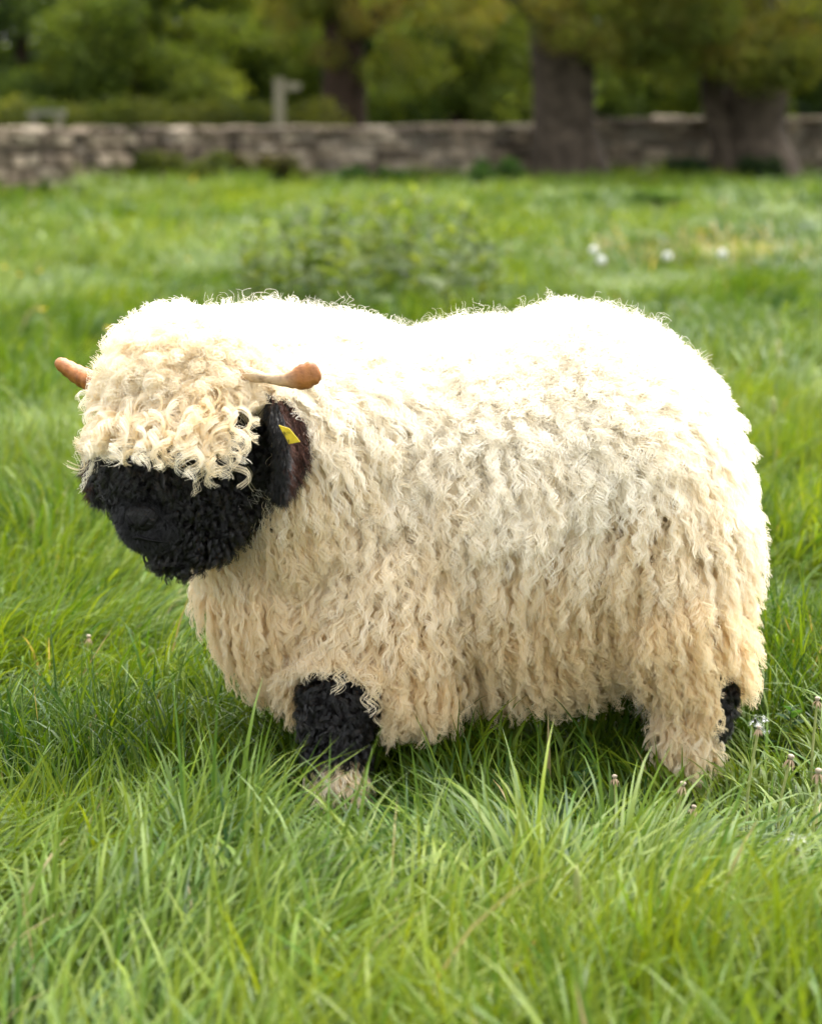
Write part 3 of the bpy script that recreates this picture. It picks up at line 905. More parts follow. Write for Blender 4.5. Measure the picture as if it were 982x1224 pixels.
NOSE_C = at(166, 618, -0.222)
def make_wool():
    rg = np.random.default_rng(2024)
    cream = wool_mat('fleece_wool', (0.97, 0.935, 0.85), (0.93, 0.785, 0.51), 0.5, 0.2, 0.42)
    black = wool_mat('black_wool', (0.003, 0.003, 0.003), (0.026, 0.021, 0.018), 0.28, 0.65, 0.1)
    # denser where the fleece is seen
    dens = lambda c, n: (1.0 - 0.6 * (n[:, 1] > 0.35)) * (1 + 0.9 * np.clip(n[:, 2], 0, 1))
    p, n = surface_samples(16500, rg, dens)
    blk = black_mask(p)
    hz = head_zone(p) & ~blk
    low = p[:, 2] < 0.15
    leg = low & ~blk & (p[:, 2] > 0.03)
    b = ~blk & ~hz & ~low
    pb, nb = p[b], n[b]
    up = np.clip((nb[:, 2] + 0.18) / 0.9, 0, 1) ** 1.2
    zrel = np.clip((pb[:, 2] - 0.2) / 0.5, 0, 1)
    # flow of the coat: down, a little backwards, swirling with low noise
    sw = noise3(pb, 0.16, 90) - 0.5
    flow = np.stack([0.10 + 0.8 * sw, np.zeros(len(pb)), -np.ones(len(pb))], 1)
    short = np.clip(0.55 + (pb[:, 2] - 0.16) / 0.22, 0.55, 1.0)            # the coat is shorter low on the legs
    ln = (0.142 - 0.092 * up) * (0.7 + 0.6 * rg.random(len(pb))) * short
    bx = (at(748, 820, 0.05)[0] - pb[:, 0]) / 0.05
    ln *= 1 - 0.45 * np.exp(-bx * bx) * (pb[:, 2] < 0.32)                   # tucked up before the thigh
    phs = noise3(pb, 0.05, 94) * 10.0 + rg.normal(0, 1.3, len(pb))
    P, R, ix = locks(pb, nb, rg, 13, 20, ln, 0.55 + 0.6 * up, 0.02 + 0.5 * up, 0.75 - 0.45 * up, 1.0 - 0.75 * up,
                     0.0054 * (0.45 + 1.1 * rg.random(len(pb))) * (1 - 0.3 * up), 0.046 + 0.022 * rg.random(len(pb)), np.clip(0.78 - 0.75 * up, 0.05, 1), 0.0100, 0.00048, flow, tipcurl=0.35,
                     start=-0.05, phj=0.10, jit=0.10, wander=0.18, e2f=0.6, phase=phs, fray=0.0015)
    P, R, ix = clear_of(P, R, ix)
    stain_toplight = np.clip(0.35 * noise3(pb, 0.07, 91) + 0.3 * noise3(pb, 0.3, 92) + 0.60 * (1 - zrel) + 0.03 - 0.50 * up, 0, 1)  # cream staining lower down; upward-facing wool painted whiter to imitate skylight on the back
    tint = np.clip(stain_toplight[ix] + rg.normal(0, 0.16, len(ix)), 0, 1)
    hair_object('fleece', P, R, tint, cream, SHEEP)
    # soft undercoat between the locks
    wk = 0.5 + 1.5 * up; k = rg.choice(len(pb), 17000, p=wk / wk.sum())
    P, R, ix = locks(pb[k] + rg.normal(0, 0.004, (len(k), 3)), nb[k], rg, 5, 9, 0.045 + 0.02 * rg.random(len(k)), 0.9, 0.3, 0.4, 0.9, 0.004, 0.035, -0.6, 0.009, 0.00055, flow[k], phj=0.8, wander=0.3, fray=0.006)
    P, R, ix = clear_of(P, R, ix)
    hair_object('undercoat', P, R, np.clip(stain_toplight[k][ix] + rg.normal(0, 0.18, len(ix)), 0, 1), cream, SHEEP)
    # loose flyaway fibres
    wk = 0.4 + 2.0 * up; k = rg.choice(len(pb), 5600, p=wk / wk.sum())
    P, R, ix = locks(pb[k], nb[k], rg, 2, 13, 0.055 + 0.035 * rg.random(len(k)), 1.0, 0.4, 0.3, 0.6, 0.007, 0.024, 0.0, 0.009, 0.00024, None, wander=0.5, phj=2.0, e2f=1.0, tipcurl=0.6)
    P, R, ix = clear_of(P, R, ix)
    hair_object('flyaway_wool', P, R, np.full(len(ix), 0.1), cream, SHEEP)
    # wool on the lower legs
    pl, nl = p[leg], n[leg]
    P, R, ix = locks(pl, nl, rg, 12, 14, 0.040 + 0.035 * rg.random(len(pl)), 0.7, 0.10, 0.6, 1.0, 0.0050, 0.036 + 0.015 * rg.random(len(pl)), 0.78, 0.008, 0.00045, wander=0.3, fray=0.0015, start=0.0, phj=0.1)
    lt = rg.random(len(pl))
    P, R, ix = clear_of(P, R, ix)
    hair_object('leg_wool', P, R, np.clip(0.35 + 0.5 * lt[ix] + rg.normal(0, 0.12, len(ix)), 0, 1), cream, SHEEP)
    # forelock: ringlets falling from the crown over the brow
    ph, nh = surface_samples(9000, rg, lambda c, n_: (head_zone(c) & ~black_mask(c)).astype(float))
    ph, nh = ph[:2200], nh[:2200]
    rad_dir = norm(ph - (CROWN + np.array([0.03, 0.06, -0.03])))
    flow = rad_dir * 0.75 + np.array([0.16, -0.25, -0.7])
    ln = 0.080 * (0.6 + 0.7 * rg.random(len(ph)))
    uph = np.clip(nh[:, 2], 0, 1)
    P, R, ix = locks(ph, nh, rg, 17, 22, ln, 0.85, 0.25 + 0.4 * uph, 0.5, 1.0 - 0.4 * uph, 0.0068 * (0.5 + 0.9 * rg.random(len(ph))), 0.046 + 0.016 * rg.random(len(ph)), 0.55 - 0.35 * uph, 0.0090, 0.00048,
                     flow, e2f=0.8, start=0.0, tipcurl=0.4, wander=0.40, phj=0.18, jit=0.15, fray=0.003)
    P, R, ix = clear_of(P, R, ix)
    tint = np.clip(0.8 * noise3(ph, 0.05, 93)[ix] - 0.25 * uph[ix] - 0.1 + rg.normal(0, 0.15, len(ix)), 0, 1)  # upward-facing forelock coloured whiter, top light put into the tint
    hair_object('forelock', P, R, tint, cream, SHEEP)
    # single thick ringlets along the hem of the forelock
    face_side = (ph - at(235, 480, -0.05)) @ norm(np.array([-0.45, -0.85, 0.0]))
    k = np.where((ph[:, 2] < at(220, 455, -0.12)[2]) & (face_side > 0.02))[0]
    k = rg.choice(k, 330)
    ln = (0.070 + 0.100 * rg.random(len(k)) ** 1.6) * np.clip(0.62 + (ph[k][:, 0] - at(150, 500, -0.1)[0]) / 0.12, 0.62, 1.12)
    P, R, ix = locks(ph[k], nh[k], rg, 18, 36, ln, 1.0, 0.10, 0.3, 1.0, 0.0098 * (0.55 + 0.8 * rg.random(len(k))), 0.058 + 0.030 * rg.random(len(k)), 0.62, 0.0046, 0.00042,
                     flow[k] + np.array([0.1, 0, -0.5]), e2f=1.0, start=0.2, tipcurl=0.35, wander=0.45, phj=0.10, jit=0.07, fray=0.001)
    P, R, ix = clear_of(P, R, ix)
    hair_object('ringlets', P, R, np.clip(0.15 + 0.6 * rg.random(len(k))[ix] + rg.normal(0, 0.2, len(ix)), 0, 1), cream, SHEEP)
    # black wool: face, knees, hocks
    pk, nk = surface_samples(4200, rg, lambda c, n_: black_mask(c).astype(float))
    noseless = np.linalg.norm(pk - NOSE_C, axis=1) > 0.029
    pk, nk = pk[noseless], nk[noseless]
    md = np.linalg.norm((pk - at(168, 630, -0.205)) / np.array([1, 1, 0.95]), axis=1)      # distance from the muzzle
    muz = md < 0.062
    chin = (pk[:, 2] < at(200, 645, -0.15)[2]) & (pk[:, 2] > 0.3)
    f = ~muz
    ln = np.where(pk[f][:, 2] < 0.3, 0.036, 0.013 + 0.034 * np.clip((md[f] - 0.06) / 0.06, 0, 1))
    ln = np.where(chin[f], 0.040, ln) * (0.55 + 0.9 * rg.random(f.sum()))
    sw = noise3(pk[f], 0.05, 95) - 0.5
    flow = np.stack([0.25 + 1.6 * sw, -0.1 * np.ones(f.sum()), -np.ones(f.sum())], 1)
    P, R, ix = locks(pk[f], nk[f], rg, 15, 16, ln, 0.75, 0.15, 0.55, 1.0, 0.0048 * (0.5 + 0.9 * rg.random(f.sum())), 0.038 + 0.016 * rg.random(f.sum()), 0.72, 0.0085, 0.00045, flow, e2f=0.8, tipcurl=0.3, start=0.0, phj=0.12, wander=0.4, fray=0.001)
    lt = rg.random(f.sum()) ** 2.0
    hair_object('face_wool', P, R, np.clip(lt[ix] * 0.8 + rg.normal(0.05, 0.15, len(ix)), 0, 1), black, SHEEP)
    P, R, ix = locks(pk[muz], nk[muz], rg, 45, 6, 0.012, 0.45, 0.15, 0.75, 1.0, 0.0010, 0.014, 0.2, 0.010, 0.00035, wander=0.5)
    hair_object('muzzle_hair', P, R, np.clip(rg.normal(0.1, 0.1, len(ix)), 0, 1), black, SHEEP)
    return cream, black
CREAM, BLACKW = make_wool()

# --- horns
def horn_mat():
    m, nt, nd, lk, b = new_mat('horn')
    a = nd.new('ShaderNodeAttribute'); a.attribute_name = 'col'
    nz, cr = noise_col(nt, [(0.3, (0.5, 0.45, 0.4)), (0.5, (0.95, 0.92, 0.9)), (0.7, (1.2, 1.2, 1.15))], 70.0)
    mul = nd.new('ShaderNodeMix'); mul.data_type = 'RGBA'; mul.blend_type = 'MULTIPLY'; mul.inputs[0].default_value = 1.0
    lk.new(a.outputs['Color'], mul.inputs[6]); lk.new(cr.outputs['Color'], mul.inputs[7])
    lk.new(mul.outputs[2], b.inputs['Base Color'])
    b.inputs['Roughness'].default_value = 0.5
    bp = nd.new('ShaderNodeBump'); bp.inputs['Strength'].default_value = 0.8; bp.inputs['Distance'].default_value = 0.003
    lk.new(nz.outputs['Fac'], bp.inputs['Height']); lk.new(bp.outputs['Normal'], b.inputs['Normal'])
    return m
M['horn'] = horn_mat()
def horn(pts, rads, flats, pale):
    n = 30
    P = sweep(bez(pts, n), lerp_r(rads, n) * (1 + 0.05 * np.sin(np.arange(n) * 2.1)), 16, flat=lerp_r(flats, n), jitter=0.03, seed=3)
    # round the tip off
    ctr = P[-1].mean(0)
    d = norm(P[-1].mean(0) - P[-2].mean(0))
    extra = [ctr + d * e + (P[-1] - ctr) * s for e, s in ((0.004, 0.88), (0.007, 0.6), (0.0085, 0.25))]
    P = np.concatenate([P, np.array(extra)], 0)
    me = grid_mesh('horn', P - SO, close_v=True, cap=True)
    t = np.repeat(np.linspace(0, 1, len(P)), 16)[:, None]
    f = np.clip((t - pale) / 0.25, 0, 1)
    point_color(me, np.array([0.50, 0.36, 0.22]) * (1 - f) + np.array([0.36, 0.135, 0.032]) * f)
    return link('horn', me, M['horn'], SHEEP)
horn(HORN_N, [0.026, 0.016, 0.009, 0.010, 0.0115, 0.0085], [1.0, 0.9, 0.85, 1.15, 1.8, 2.2], 0.45)
horn([at(165, 462, 0.0), at(125, 460, 0.03), at(98, 450, 0.05), at(72, 434, 0.06)], [0.028, 0.024, 0.020, 0.013], [0.85, 0.85, 0.85, 0.85], 0.1)

# --- ears
def ear_mesh(base, tip, outn, width, cup):
    n, m = 16, 13
    base, tip = np.asarray(base), np.asarray(tip)
    ax = norm(tip - base); L = np.linalg.norm(tip - base)
    o = norm(outn - ax * (outn @ ax)); s = np.cross(ax, o)
    P = np.zeros((n, m, 3)); col = np.zeros((n, m, 3))
    for i in range(n):
        t = i / (n - 1)
        w = width * math.sin(math.pi * (0.14 + 0.80 * t)) ** 0.75 * math.sqrt(max(1 - max(0, (t - 0.8) / 0.2) ** 2.4, 0.0))
        w = max(w, 0.002)
        for j in range(m):
            v = j / (m - 1) * 2 - 1
            ang = v * cup
            rad = w / (2 * math.sin(cup)) * 1.15
            P[i, j] = base + ax * (L * t) + s * (rad * math.sin(ang) + 0.010 * math.sin(t * 3.1)) + o * (rad * (1 - math.cos(ang)) + 0.016 * math.sin(t * 3.1) - 0.010 * t * t)
    me = grid_mesh('ear', P - SO)
    return me
M['ear_out'] = simple_mat('ear_fur_black', [(0.3, (0.008, 0.007, 0.007)), (0.7, (0.022, 0.018, 0.016))], 60, 0.75, 0.4, 0.25)
M['ear_in'] = simple_mat('ear_inner_skin', [(0.3, (0.022, 0.010, 0.008)), (0.5, (0.07, 0.026, 0.018)), (0.75, (0.15, 0.058, 0.038))], 45, 0.7, 0.4, 0.3)
def make_ear(base, tip, outn, width):
    outn = np.asarray(outn, float)
    me = ear_mesh(base, tip, outn, width, 1.0)
    o = link('ear', me, M['ear_out'], SHEEP)
    # pink-brown lining just inside the cup
    L = ear_mesh(base, tip, outn, width * 0.88, 0.97)
    ax = norm(np.asarray(tip) - np.asarray(base)); oo = norm(outn - ax * (outn @ ax))
    for v in L.vertices: v.co += Vector(oo * 0.0045)
    link('ear_lining', L, M['ear_in'], o)
    th = o.modifiers.new('thickness', 'SOLIDIFY'); th.thickness = 0.004; th.offset = 1 if True else -1
    return o
EAR = make_ear(E0, E1, (0.93, -0.36, 0.06), 0.064)
F0, F1 = at(150, 500, 0.02), at(112, 585, 0.03)
EAR2 = make_ear(F0, F1, (-0.9, -0.3, 0.2), 0.05)
BROWNW = wool_mat('brown_ear_down', (0.02, 0.010, 0.007), (0.16, 0.062, 0.038), 0.5, 0.3, 0.2)
def ear_fur(E0, E1, outn, ear, width, seed, amount):
    rg = np.random.default_rng(seed)
    me = ear.data
    co = np.array([tuple(v.co) for v in me.vertices]) + SO
    nn = np.array([tuple(v.normal) for v in me.vertices])
    ax = norm(E1 - E0); oo = norm(np.asarray(outn) - ax * (np.asarray(outn) @ ax))
    mid = co.mean(0) + oo * 0.02
    sgn = np.sign(np.sum(nn * (co - mid), 1))[:, None]; nn = nn * np.where(sgn == 0, 1, sgn)
    k = rg.choice(len(co), amount)
    p = co[k] + rg.normal(0, 0.003, (amount, 3)); n = nn[k]
    P, R, ix = locks(p, n, rg, 14, 9, 0.020 + 0.012 * rg.random(amount), 0.35, 0.12, 0.8, 1.0, 0.0016, 0.022, 0.5, 0.006, 0.0004, np.broadcast_to(ax, (amount, 3)))
    hair_object('ear_fur', P, R, np.clip(rg.normal(0.2, 0.25, len(ix)), 0, 1), BLACKW, ear)
    # short brown fur on the inner side
    lin = [c for c in ear.children if c.type == 'MESH'][0].data
    co = np.array([tuple(v.co) for v in lin.vertices]) + SO
    k = rg.choice(len(co), amount // 2)
    p = co[k] + rg.normal(0, 0.003, (len(k), 3))
    P, R, ix = locks(p, np.broadcast_to(oo, p.shape), rg, 8, 8, 0.014 + 0.012 * rg.random(len(k)), 0.30, 0.10, 0.8, 1.0, 0.0016, 0.02, 0.3, 0.005, 0.0004, np.broadcast_to(ax, p.shape), wander=0.4)
    hair_object('ear_down', P, R, np.clip(rg.normal(0.45, 0.3, len(ix)), 0, 1), BROWNW, ear)
ear_fur(E0, E1, (0.93, -0.36, 0.06), EAR, 0.056, 61, 900)
ear_fur(F0, F1, (-0.9, -0.3, 0.2), EAR2, 0.05, 62, 600)
# yellow ear tag
def make_tag():
    c = [at(333, 508, -0.225), at(346, 512, -0.227), at(359, 528, -0.225), at(345, 531, -0.222)]
    a, b, cc, d = c
    n = norm(np.cross(b - a, d - a)); n = n if n[1] < 0 else -n
    P = np.zeros((2, 4, 3))
    for i, s in enumerate((-0.0008, 0.0008)):
        P[i] = np.array([a, b, cc, d]) + n * s
    me = grid_mesh('ear_tag', P - SO, close_v=True, cap=True, smooth=False)
    bm = bmesh.new(); bm.from_mesh(me)
    bmesh.ops.recalc_face_normals(bm, faces=bm.faces)
    bmesh.ops.bevel(bm, geom=bm.edges[:], offset=0.0005, segments=1, affect='EDGES')
    bm.to_mesh(me); bm.free()
    m, nt, nd, lk, bs = new_mat('yellow_plastic')
    nz, cr = noise_col(nt, [(0.35, (0.70, 0.50, 0.03)), (0.7, (0.86, 0.66, 0.05))], 90)
    lk.new(cr.outputs['Color'], bs.inputs['Base Color']); bs.inputs['Roughness'].default_value = 0.45
    o = link('ear_tag', me, m, EAR)
    o['label'] = 'yellow plastic ear tag'
make_tag()

# --- nose: leathery pad with two slit nostrils
def make_nose():
    m, nt, nd, lk, b = new_mat('nose_leather')
    nz, cr = noise_col(nt, [(0.3, (0.002, 0.002, 0.002)), (0.7, (0.005, 0.004, 0.004))], 160)
    lk.new(cr.outputs['Color'], b.inputs['Base Color']); b.inputs['Roughness'].default_value = 0.7; b.inputs['Specular IOR Level'].default_value = 0.2
    leather = simple_mat('nose_pad', [(0.3, (0.005, 0.0045, 0.0045)), (0.7, (0.013, 0.011, 0.0105))], 220, 0.48, 0.6, 0.35)
    bm = bmesh.new()
    fw = norm(np.array([-0.50, -0.84, -0.15])); sd = norm(np.cross(fw, np.array([0, 0, 1.0]))); uu = np.cross(sd, fw)
    bmesh.ops.create_uvsphere(bm, u_segments=24, v_segments=16, radius=1.0)
    for v in bm.verts:
        a_, b_, c_ = v.co
        wv = 0.030 * (1.0 + 0.25 * c_)                    # wider at the top, drawn in at the lip
        dip = 0.006 * math.exp(-(a_ / 0.18) ** 2) * (1 if c_ < 0.3 else 0.4)   # groove down the middle
        q = NOSE_C - fw * 0.0065 + sd * (a_ * wv) + uu * (c_ * 0.022 - 0.004) + fw * (b_ * 0.017 - dip)
        v.co = Vector(q - SO)
    me = bpy.data.meshes.new('nose'); bm.to_mesh(me); bm.free()
    me.polygons.foreach_set('use_smooth', np.ones(len(me.polygons), bool))
    nose = link('nose', me, leather, SHEEP)
    for sg in (-1, 1):
        q = [NOSE_C + fw * f_ + sd * (sg * a_) + uu * b_ for f_, a_, b_ in ((0.0070, 0.007, -0.013), (0.0080, 0.012, -0.008), (0.0045, 0.019, 0.000), (-0.001, 0.024, 0.002))]
        P = sweep(bez(q, 12), lerp_r([0.0012, 0.0045, 0.0050, 0.0035, 0.001], 12), 10)
        link('nostril', grid_mesh('nostril', P - SO, True, True), m, nose)
    q = [NOSE_C + fw * f_ + sd * a_ - uu * b_ for f_, a_, b_ in ((-0.020, -0.040, 0.046), (0.000, -0.014, 0.037), (0.004, 0.0, 0.033), (0.000, 0.014, 0.037), (-0.02, 0.040, 0.046))]
    link('mouth', grid_mesh('mouth', sweep(bez(q, 14), lerp_r([0.001, 0.0028, 0.003, 0.0028, 0.001], 14), 8) - SO, True, True), m, SHEEP)
    for (px, py, Y, sgn) in ():
        path = bez([at(px - 14 * 1, py + 5, Y + 0.004), at(px, py - 3, Y), at(px + 12, py - 8, Y + 0.006)], 12)
        P = sweep(path, lerp_r([0.002, 0.0055, 0.0065, 0.005, 0.0015], 12), 10)
        link('nostril', grid_mesh('nostril', P - SO, True, True), m, SHEEP)
make_nose()

# --- hooves: two cloven claws each
M['hoof'] = simple_mat('hoof_horn', [(0.3, (0.10, 0.075, 0.05)), (0.7, (0.24, 0.18, 0.12))], 40, 0.6, 0.3, 0.3)
def make_hoof(c, fwd=(-1, 0)):
    z = float(gz(c[0], c[1]))
    o = None
    for s in (-1, 1):
        V = []
        prof = [(-0.022, 0.0), (0.050, 0.0), (0.030, 0.030), (-0.022, 0.042)]
        P = np.zeros((4, 4, 3))
        for i, (yy, sc) in enumerate(((-0.013, 0.8), (-0.007, 1.0), (0.007, 1.0), (0.013, 0.8))):
            for j, (xx, zz) in enumerate(prof):
                P[i, j] = (c[0] - xx * sc, c[1] + s * 0.0165 + yy, z + 0.002 + zz * sc)
        me = grid_mesh('hoof', P - SO, True, True, smooth=False)
        claw = link('hoof' if o is None else 'claw', me, M['hoof'], SHEEP if o is None else o)
        if o is None: o = claw
for c in (nf_hoof, nh_hoof, ff_hoof, fh_hoof): make_hoof(c)

# ------------------------------------------------------------------ weeds and flowers
def in_plane(px, py, z):
    """photo pixel -> point at height z"""
    g = on_ground(px, py)
    f = (CAM[2] - z) / CAM[2]
    return CAM + (g - CAM) * f

def leaf_mesh(name, L, w, col, curl=0.25, teeth=0.12):
    n = 7
    V, F = [], []
    for i in range(n):
        t = i / (n - 1)
        ww = w * math.sin(math.pi * min(t * 0.92 + 0.06, 1.0)) ** 0.8 * (1 + teeth * (1 if i % 2 else -1))
        z = -curl * L * t * t
        V += [(t * L, -ww / 2, z + 0.12 * ww), (t * L, 0, z), (t * L, ww / 2, z + 0.12 * ww)]
        if i:
            b = i * 3
            F += [(b - 3, b - 2, b + 1, b), (b - 2, b - 1, b + 2, b + 1)]
    me = bpy.data.meshes.new(name); me.from_pydata(V, [], F); me.update()
    point_color(me, np.repeat(np.array([col]), len(V), 0))
    me.materials.append(M['leaf'])
    return me

M['stem'] = simple_mat('green_stem', [(0.3, (0.10, 0.14, 0.03)), (0.7, (0.17, 0.20, 0.06))], 30, 0.6, 0.0, 0.3)
M['stalk'] = simple_mat('pale_stalk', [(0.3, (0.22, 0.26, 0.07)), (0.7, (0.34, 0.34, 0.13))], 30, 0.6, 0.0, 0.3)
M['bract'] = simple_mat('dry_bract', [(0.3, (0.20, 0.14, 0.08)), (0.7, (0.36, 0.27, 0.17))], 60, 0.8, 0.0, 0.2)
M['knob'] = simple_mat('pale_receptacle', [(0.3, (0.34, 0.27, 0.19)), (0.7, (0.50, 0.42, 0.32))], 200, 0.8, 0.3, 0.2)
M['down'] = simple_mat('seed_down', [(0.3, (0.78, 0.78, 0.74)), (0.7, (0.88, 0.88, 0.85))], 60, 0.9, 0.0, 0.1)
M['petal'] = simple_mat('yellow_petal', [(0.3, (0.70, 0.50, 0.01)), (0.7, (0.80, 0.62, 0.02))], 60, 0.4, 0.0, 0.4)

def upright_weed(name, label, cat, loc, h, nleaf, meshes, seed, group=None, spread=1.0, lean=0.12):
    rg = np.random.default_rng(seed)
    root = empty(name, loc)
    tag(root, label, cat, group)
    top = np.array([rg.normal(0, lean) * h, rg.normal(0, lean) * h, h])
    path = bez([(0, 0, -0.02), top * 0.5 + rg.normal(0, 0.02, 3) * h, top], 9)
    link('stem', grid_mesh('stem', sweep(path, lerp_r([0.009 * h + 0.002, 0.004 * h + 0.001], 9), 6), True, True), M['stem'], root)
    for i in range(nleaf):
        t = 0.08 + 0.92 * (i + rg.random()) / nleaf
        p = path[min(int(t * 8), 7)] * (1 - (t * 8 % 1)) + path[min(int(t * 8), 7) + 1] * (t * 8 % 1)
        o = link('leaf', meshes[rg.integers(len(meshes))], None, root)
        o.location = p
        o.rotation_euler = (rg.normal(0, 0.2), -0.35 - 0.5 * t + rg.normal(0, 0.2), i * 2.4 + rg.normal(0, 0.3))
        sc = h * (1.15 - 0.75 * t) * (0.8 + 0.4 * rg.random()) * spread
        o.scale = (sc, sc, sc)

thistle_leaf = [leaf_mesh('leaf', 0.36, 0.145, c, 0.35, 0.2) for c in ((0.085, 0.135, 0.026), (0.115, 0.170, 0.038), (0.062, 0.105, 0.022), (0.15, 0.20, 0.055))]
rg = np.random.default_rng(808)
for i in range(58):
    u = (i + rg.random()) / 58
    px = 292 + 300 * u
    D = 13.2 + 4.2 * rg.random()
    mid = 1 - abs(u - 0.5) * 1.1
    x, y = px_x(px, D), D - 4
    upright_weed('creeping_thistle', 'grey-green thistle in the tall weed patch growing behind the sheep', 'thistle',
                 (x, y, float(gz(x, y))), (0.42 + 0.26 * rg.random()) * (0.66 + 0.40 * mid), 22, thistle_leaf, 900 + i, 'thistles in the weed patch', lean=0.10)

weed_leaf = [leaf_mesh('leaf', 0.34, 0.15, c, 0.3, 0.14) for c in ((0.030, 0.085, 0.022), (0.045, 0.11, 0.028), (0.055, 0.12, 0.04))]
for (px, py, h, lab) in ((693, 965, 0.085, 'small dark nettle seedling in the grass below the belly of the sheep'),
                         (936, 905, 0.12, 'dark leafy weed behind the seeding dandelion stalk'),
                         (668, 900, 0.07, 'low dark leafy weed in the shade by the hind leg')):
    g = on_ground(px, py)
    upright_weed('leafy_weed', lab, 'weed', (g[0], g[1], float(gz(g[0], g[1]))), h, 14, weed_leaf, int(px), spread=1.5)

def dandelion(loc_head, loc_base, label, group, seeds=0, seed=1, knob=0.0055, stem_r=0.0022):
    rg = np.random.default_rng(seed)
    hd, bs = np.asarray(loc_head, float), np.asarray(loc_base, float)
    root = empty('dandelion_stalk', bs); tag(root, label, 'dandelion', group)
    h = hd - bs
    path = bez([(0, 0, -0.01), h * 0.5 + np.array([rg.normal(0, .006), 0, 0]), h], 10)
    link('stem', grid_mesh('stem', sweep(path, lerp_r([stem_r * 1.15, stem_r], 10), 8), True, True), M['stalk'], root)
    T = norm(path[-1] - path[-2])
    # swollen receptacle
    a = np.linspace(0, 1, 7)
    prof = [(0.0, 0.45), (0.25, 0.75), (0.5, 1.0), (0.72, 0.96), (0.88, 0.7), (0.97, 0.35), (1.0, 0.05)]
    pts = np.array([h + T * (q * knob * 1.7) for q, _ in prof])
    head = link('seed_head', grid_mesh('seed_head', sweep(pts, [r * knob for _, r in prof], 12), True, True), M['knob'], root)
    u = norm(np.cross(T, np.array([0.2, 1, 0.1]))); v = np.cross(T, u)
    for i in range(11):                                   # reflexed bracts
        an = i / 11 * 6.283 + rg.normal(0, .15)
        d = u * math.cos(an) + v * math.sin(an)
        s_ = np.cross(T, d)
        b0 = h + d * knob * 0.7
        b1 = b0 + d * knob * 0.8 - T * knob * (0.5 + rg.random())
        b2 = b1 + d * knob * (0.3 + .4 * rg.random()) - T * knob * (1.0 + rg.random())
        P = np.array([[b0 - s_ * .0012, b0 + s_ * .0012], [b1 - s_ * .0014, b1 + s_ * .0014], [b2 - s_ * .0003, b2 + s_ * .0003]])
        link('bract', grid_mesh('bract', P), M['bract'], head)
    if seeds:
        V, F = [], []
        for i in range(seeds):
            d = norm(rg.normal(0, 1, 3) + T * 0.9)
            b = h + T * knob * 0.8 + d * knob * 0.5
            e = b + d * (0.014 + 0.004 * rg.random())
            s1 = norm(np.cross(d, rg.normal(0, 1, 3)))
            s2 = np.cross(d, s1)
            n0 = len(V)
            V += [b - s1 * .0003, b + s1 * .0003, e]
            F.append((n0, n0 + 1, n0 + 2))
            for q in range(7):
                w_ = s1 * math.cos(q * .9) + s2 * math.sin(q * .9)
                n1 = len(V)
                sd = np.cross(d, w_)
                V += [e - sd * .0003, e + sd * .0003, e + w_ * .006 + d * .003]
                F.append((n1, n1 + 1, n1 + 2))
        me = bpy.data.meshes.new('seed_down'); me.from_pydata([tuple(q) for q in V], [], F); me.update()
        link('seed_down', me, M['down'], head)['kind'] = 'stuff'

GR = 'dandelion stalks in the grass'
for i, (hx, hy, z, bx, by, seeds, lab) in enumerate((
        (906, 872, 0.17, 893, 975, 16, 'tall dandelion stalk by the hind leg with a few white seeds still on its head'),
        (976, 838, 0.16, 970, 960, 0, 'spent dandelion stalk with a bare pale knob behind the dark leafy weed'),
        (944, 908, 0.12, 930, 945, 0, 'spent dandelion stalk between the seeding stalk and the dark leafy weed'),
        (734, 931, 0.09, 730, 955, 0, 'low spent dandelion stalk in the grass between belly and hind foot'),
        (815, 940, 0.11, 803, 985, 0, 'spent dandelion stalk with a pale knob just before the hind foot'),
        (828, 967, 0.08, 824, 995, 0, 'very short spent dandelion stalk beside the one before the hind foot'),
        (106, 763, 0.13, 96, 800, 0, 'lone spent dandelion stalk in the grass under the chin of the sheep'),
        (977, 925, 0.15, 972, 1010, 0, 'spent dandelion stalk with a bare pale knob in front of the dark leafy weed'),
        (950, 1017, 0.11, 940, 1045, 26, 'fluffy white dandelion head bowed low in the grass'))):
    grp = GR
    hd = in_plane(hx, hy, z)
    bs = hd.copy(); bs[0] += (bx - hx) / 690.0; bs[1] -= 0.02; bs[2] = float(gz(bs[0], bs[1]))
    dandelion(hd, bs, lab, grp, seeds, 60 + i, knob=0.0040 + 0.0014 * ((i * 7) % 5) / 4)

# a blurred pale flowering stem in the near grass and one beyond the rump
def flower_stem(px, py, z, label, h_r=0.003, seed=1):
    rg = np.random.default_rng(seed)
    hd = in_plane(px, py, z)
    bs = np.array([hd[0] + 0.01, hd[1], float(gz(hd[0], hd[1]))])
    root = empty('grass_seed_stalk', bs); tag(root, label, 'grass stalk')
    h = hd - bs
    path = bez([(0, 0, -0.01), h * 0.55 + np.array([0.004, 0, 0]), h], 10)
    link('stem', grid_mesh('stem', sweep(path, lerp_r([0.002, 0.0014], 10), 6), True, True), M['stalk'], root)
    sp = [path[-1] + norm(h) * q for q in np.linspace(-0.035, 0.02, 9)]
    link('seed_spike', grid_mesh('seed_spike', sweep(np.array(sp), np.array([.001, .0032, .0042, .0045, .0045, .0042, .0036, .0025, .0005]) * h_r / 0.003, 8, jitter=0.12), True, True), M['stalk'], root)
flower_stem(689, 1052, 0.20, 'pale yellow grass stalk with a seed spike standing in the near grass', 0.0034)
flower_stem(924, 482, 0.30, 'straw-coloured grass stalk standing beyond the rump of the sheep', 0.006)

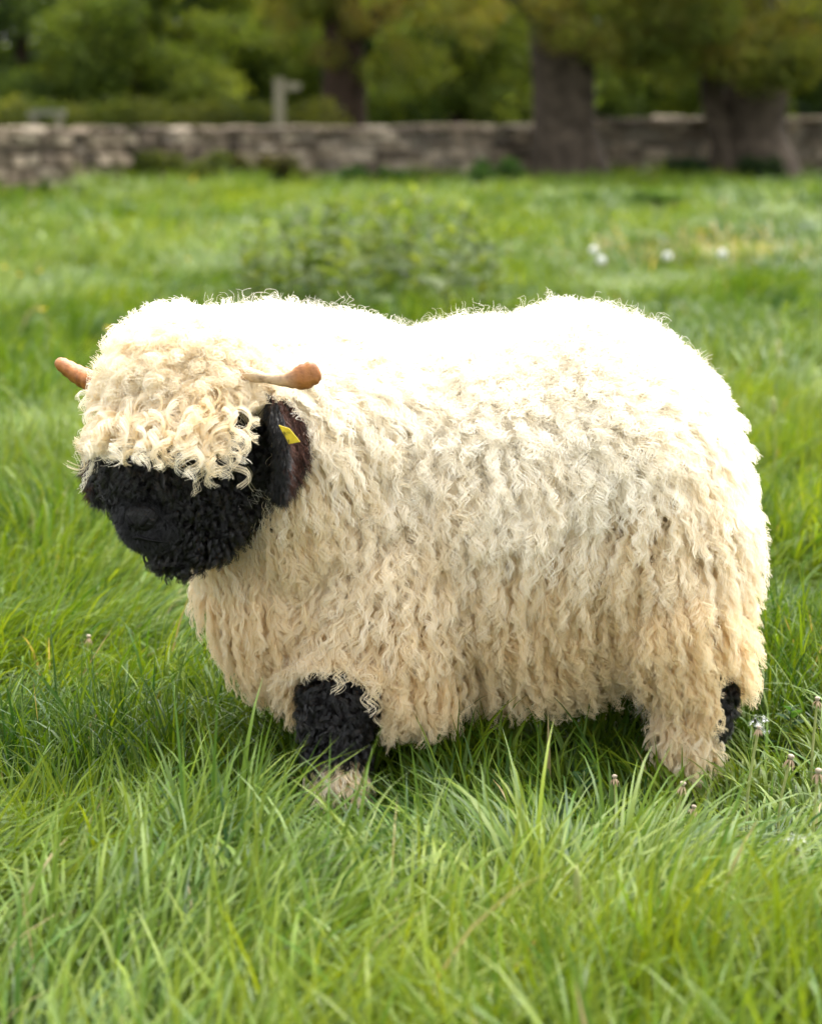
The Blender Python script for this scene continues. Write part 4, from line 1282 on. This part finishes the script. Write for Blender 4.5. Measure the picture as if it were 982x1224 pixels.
# white dandelion clocks and yellow buttercups out in the field
def clock(px, py, z, lab):
    hd = in_plane(px, py, z)
    bs = np.array([hd[0], hd[1], float(gz(hd[0], hd[1]))])
    root = empty('dandelion_clock', bs)
    tag(root, lab, 'dandelion', 'dandelion clocks in the far pasture')
    h = hd - bs
    link('stem', grid_mesh('stem', sweep(bez([(0, 0, -.01), h * .5, h], 5), lerp_r([.003, .003], 5), 5), True, True), M['stalk'], root)
    rg = np.random.default_rng(int(px))
    n = 150
    d = norm(rg.normal(0, 1, (n, 3)))
    c = h + d * 0.025
    me = leaf_cloud(c, d * 4, 0.020, np.tile([[0.85, 0.85, 0.82]], (n, 1)), int(px), aspect=0.9)
    o = link('seed_down', me, M['down'], root); o['kind'] = 'stuff'
for px, py, lab in ((709, 299, 'upper one of a close pair of round white dandelion clocks in the far pasture'), (718, 311, 'lower one of a close pair of round white dandelion clocks in the far pasture'),
                    (797, 306, 'lone round white dandelion clock among straw-coloured seed heads'), (863, 303, 'lone round white dandelion clock among straw-coloured seed heads')): clock(px, py, 0.22, lab)

def buttercup(px, py, z):
    hd = in_plane(px, py, z)
    bs = np.array([hd[0], hd[1], float(gz(hd[0], hd[1]))])
    root = empty('buttercup', bs)
    tag(root, 'small yellow buttercup flowering in the pasture', 'buttercup', 'buttercups in the pasture')
    h = hd - bs
    link('stem', grid_mesh('stem', sweep(bez([(0, 0, -.01), h * .5 + np.array([.01, 0, 0]), h], 5), lerp_r([.002, .0015], 5), 5), True, True), M['stem'], root)
    for i in range(5):
        a = i * 1.2566
        P = np.zeros((3, 3, 3))
        for q, (r, w_, zz) in enumerate(((0.003, .004, 0), (0.012, .011, .006), (0.019, .007, .013))):
            for j, v in enumerate((-1, 0, 1)):
                P[q, j] = (h[0] + r * math.cos(a) - v * w_ * math.sin(a), h[1] + r * math.sin(a) + v * w_ * math.cos(a), h[2] + zz + 0.002 * abs(v))
        link('petal', grid_mesh('petal', P), M['petal'], root)
for px, py in ((48, 326), (6, 321), (24, 330), (262, 271), (225, 311), (395, 251), (585, 262), (668, 290), (742, 285), (920, 300), (130, 395), (52, 372)): buttercup(px, py, 0.2)
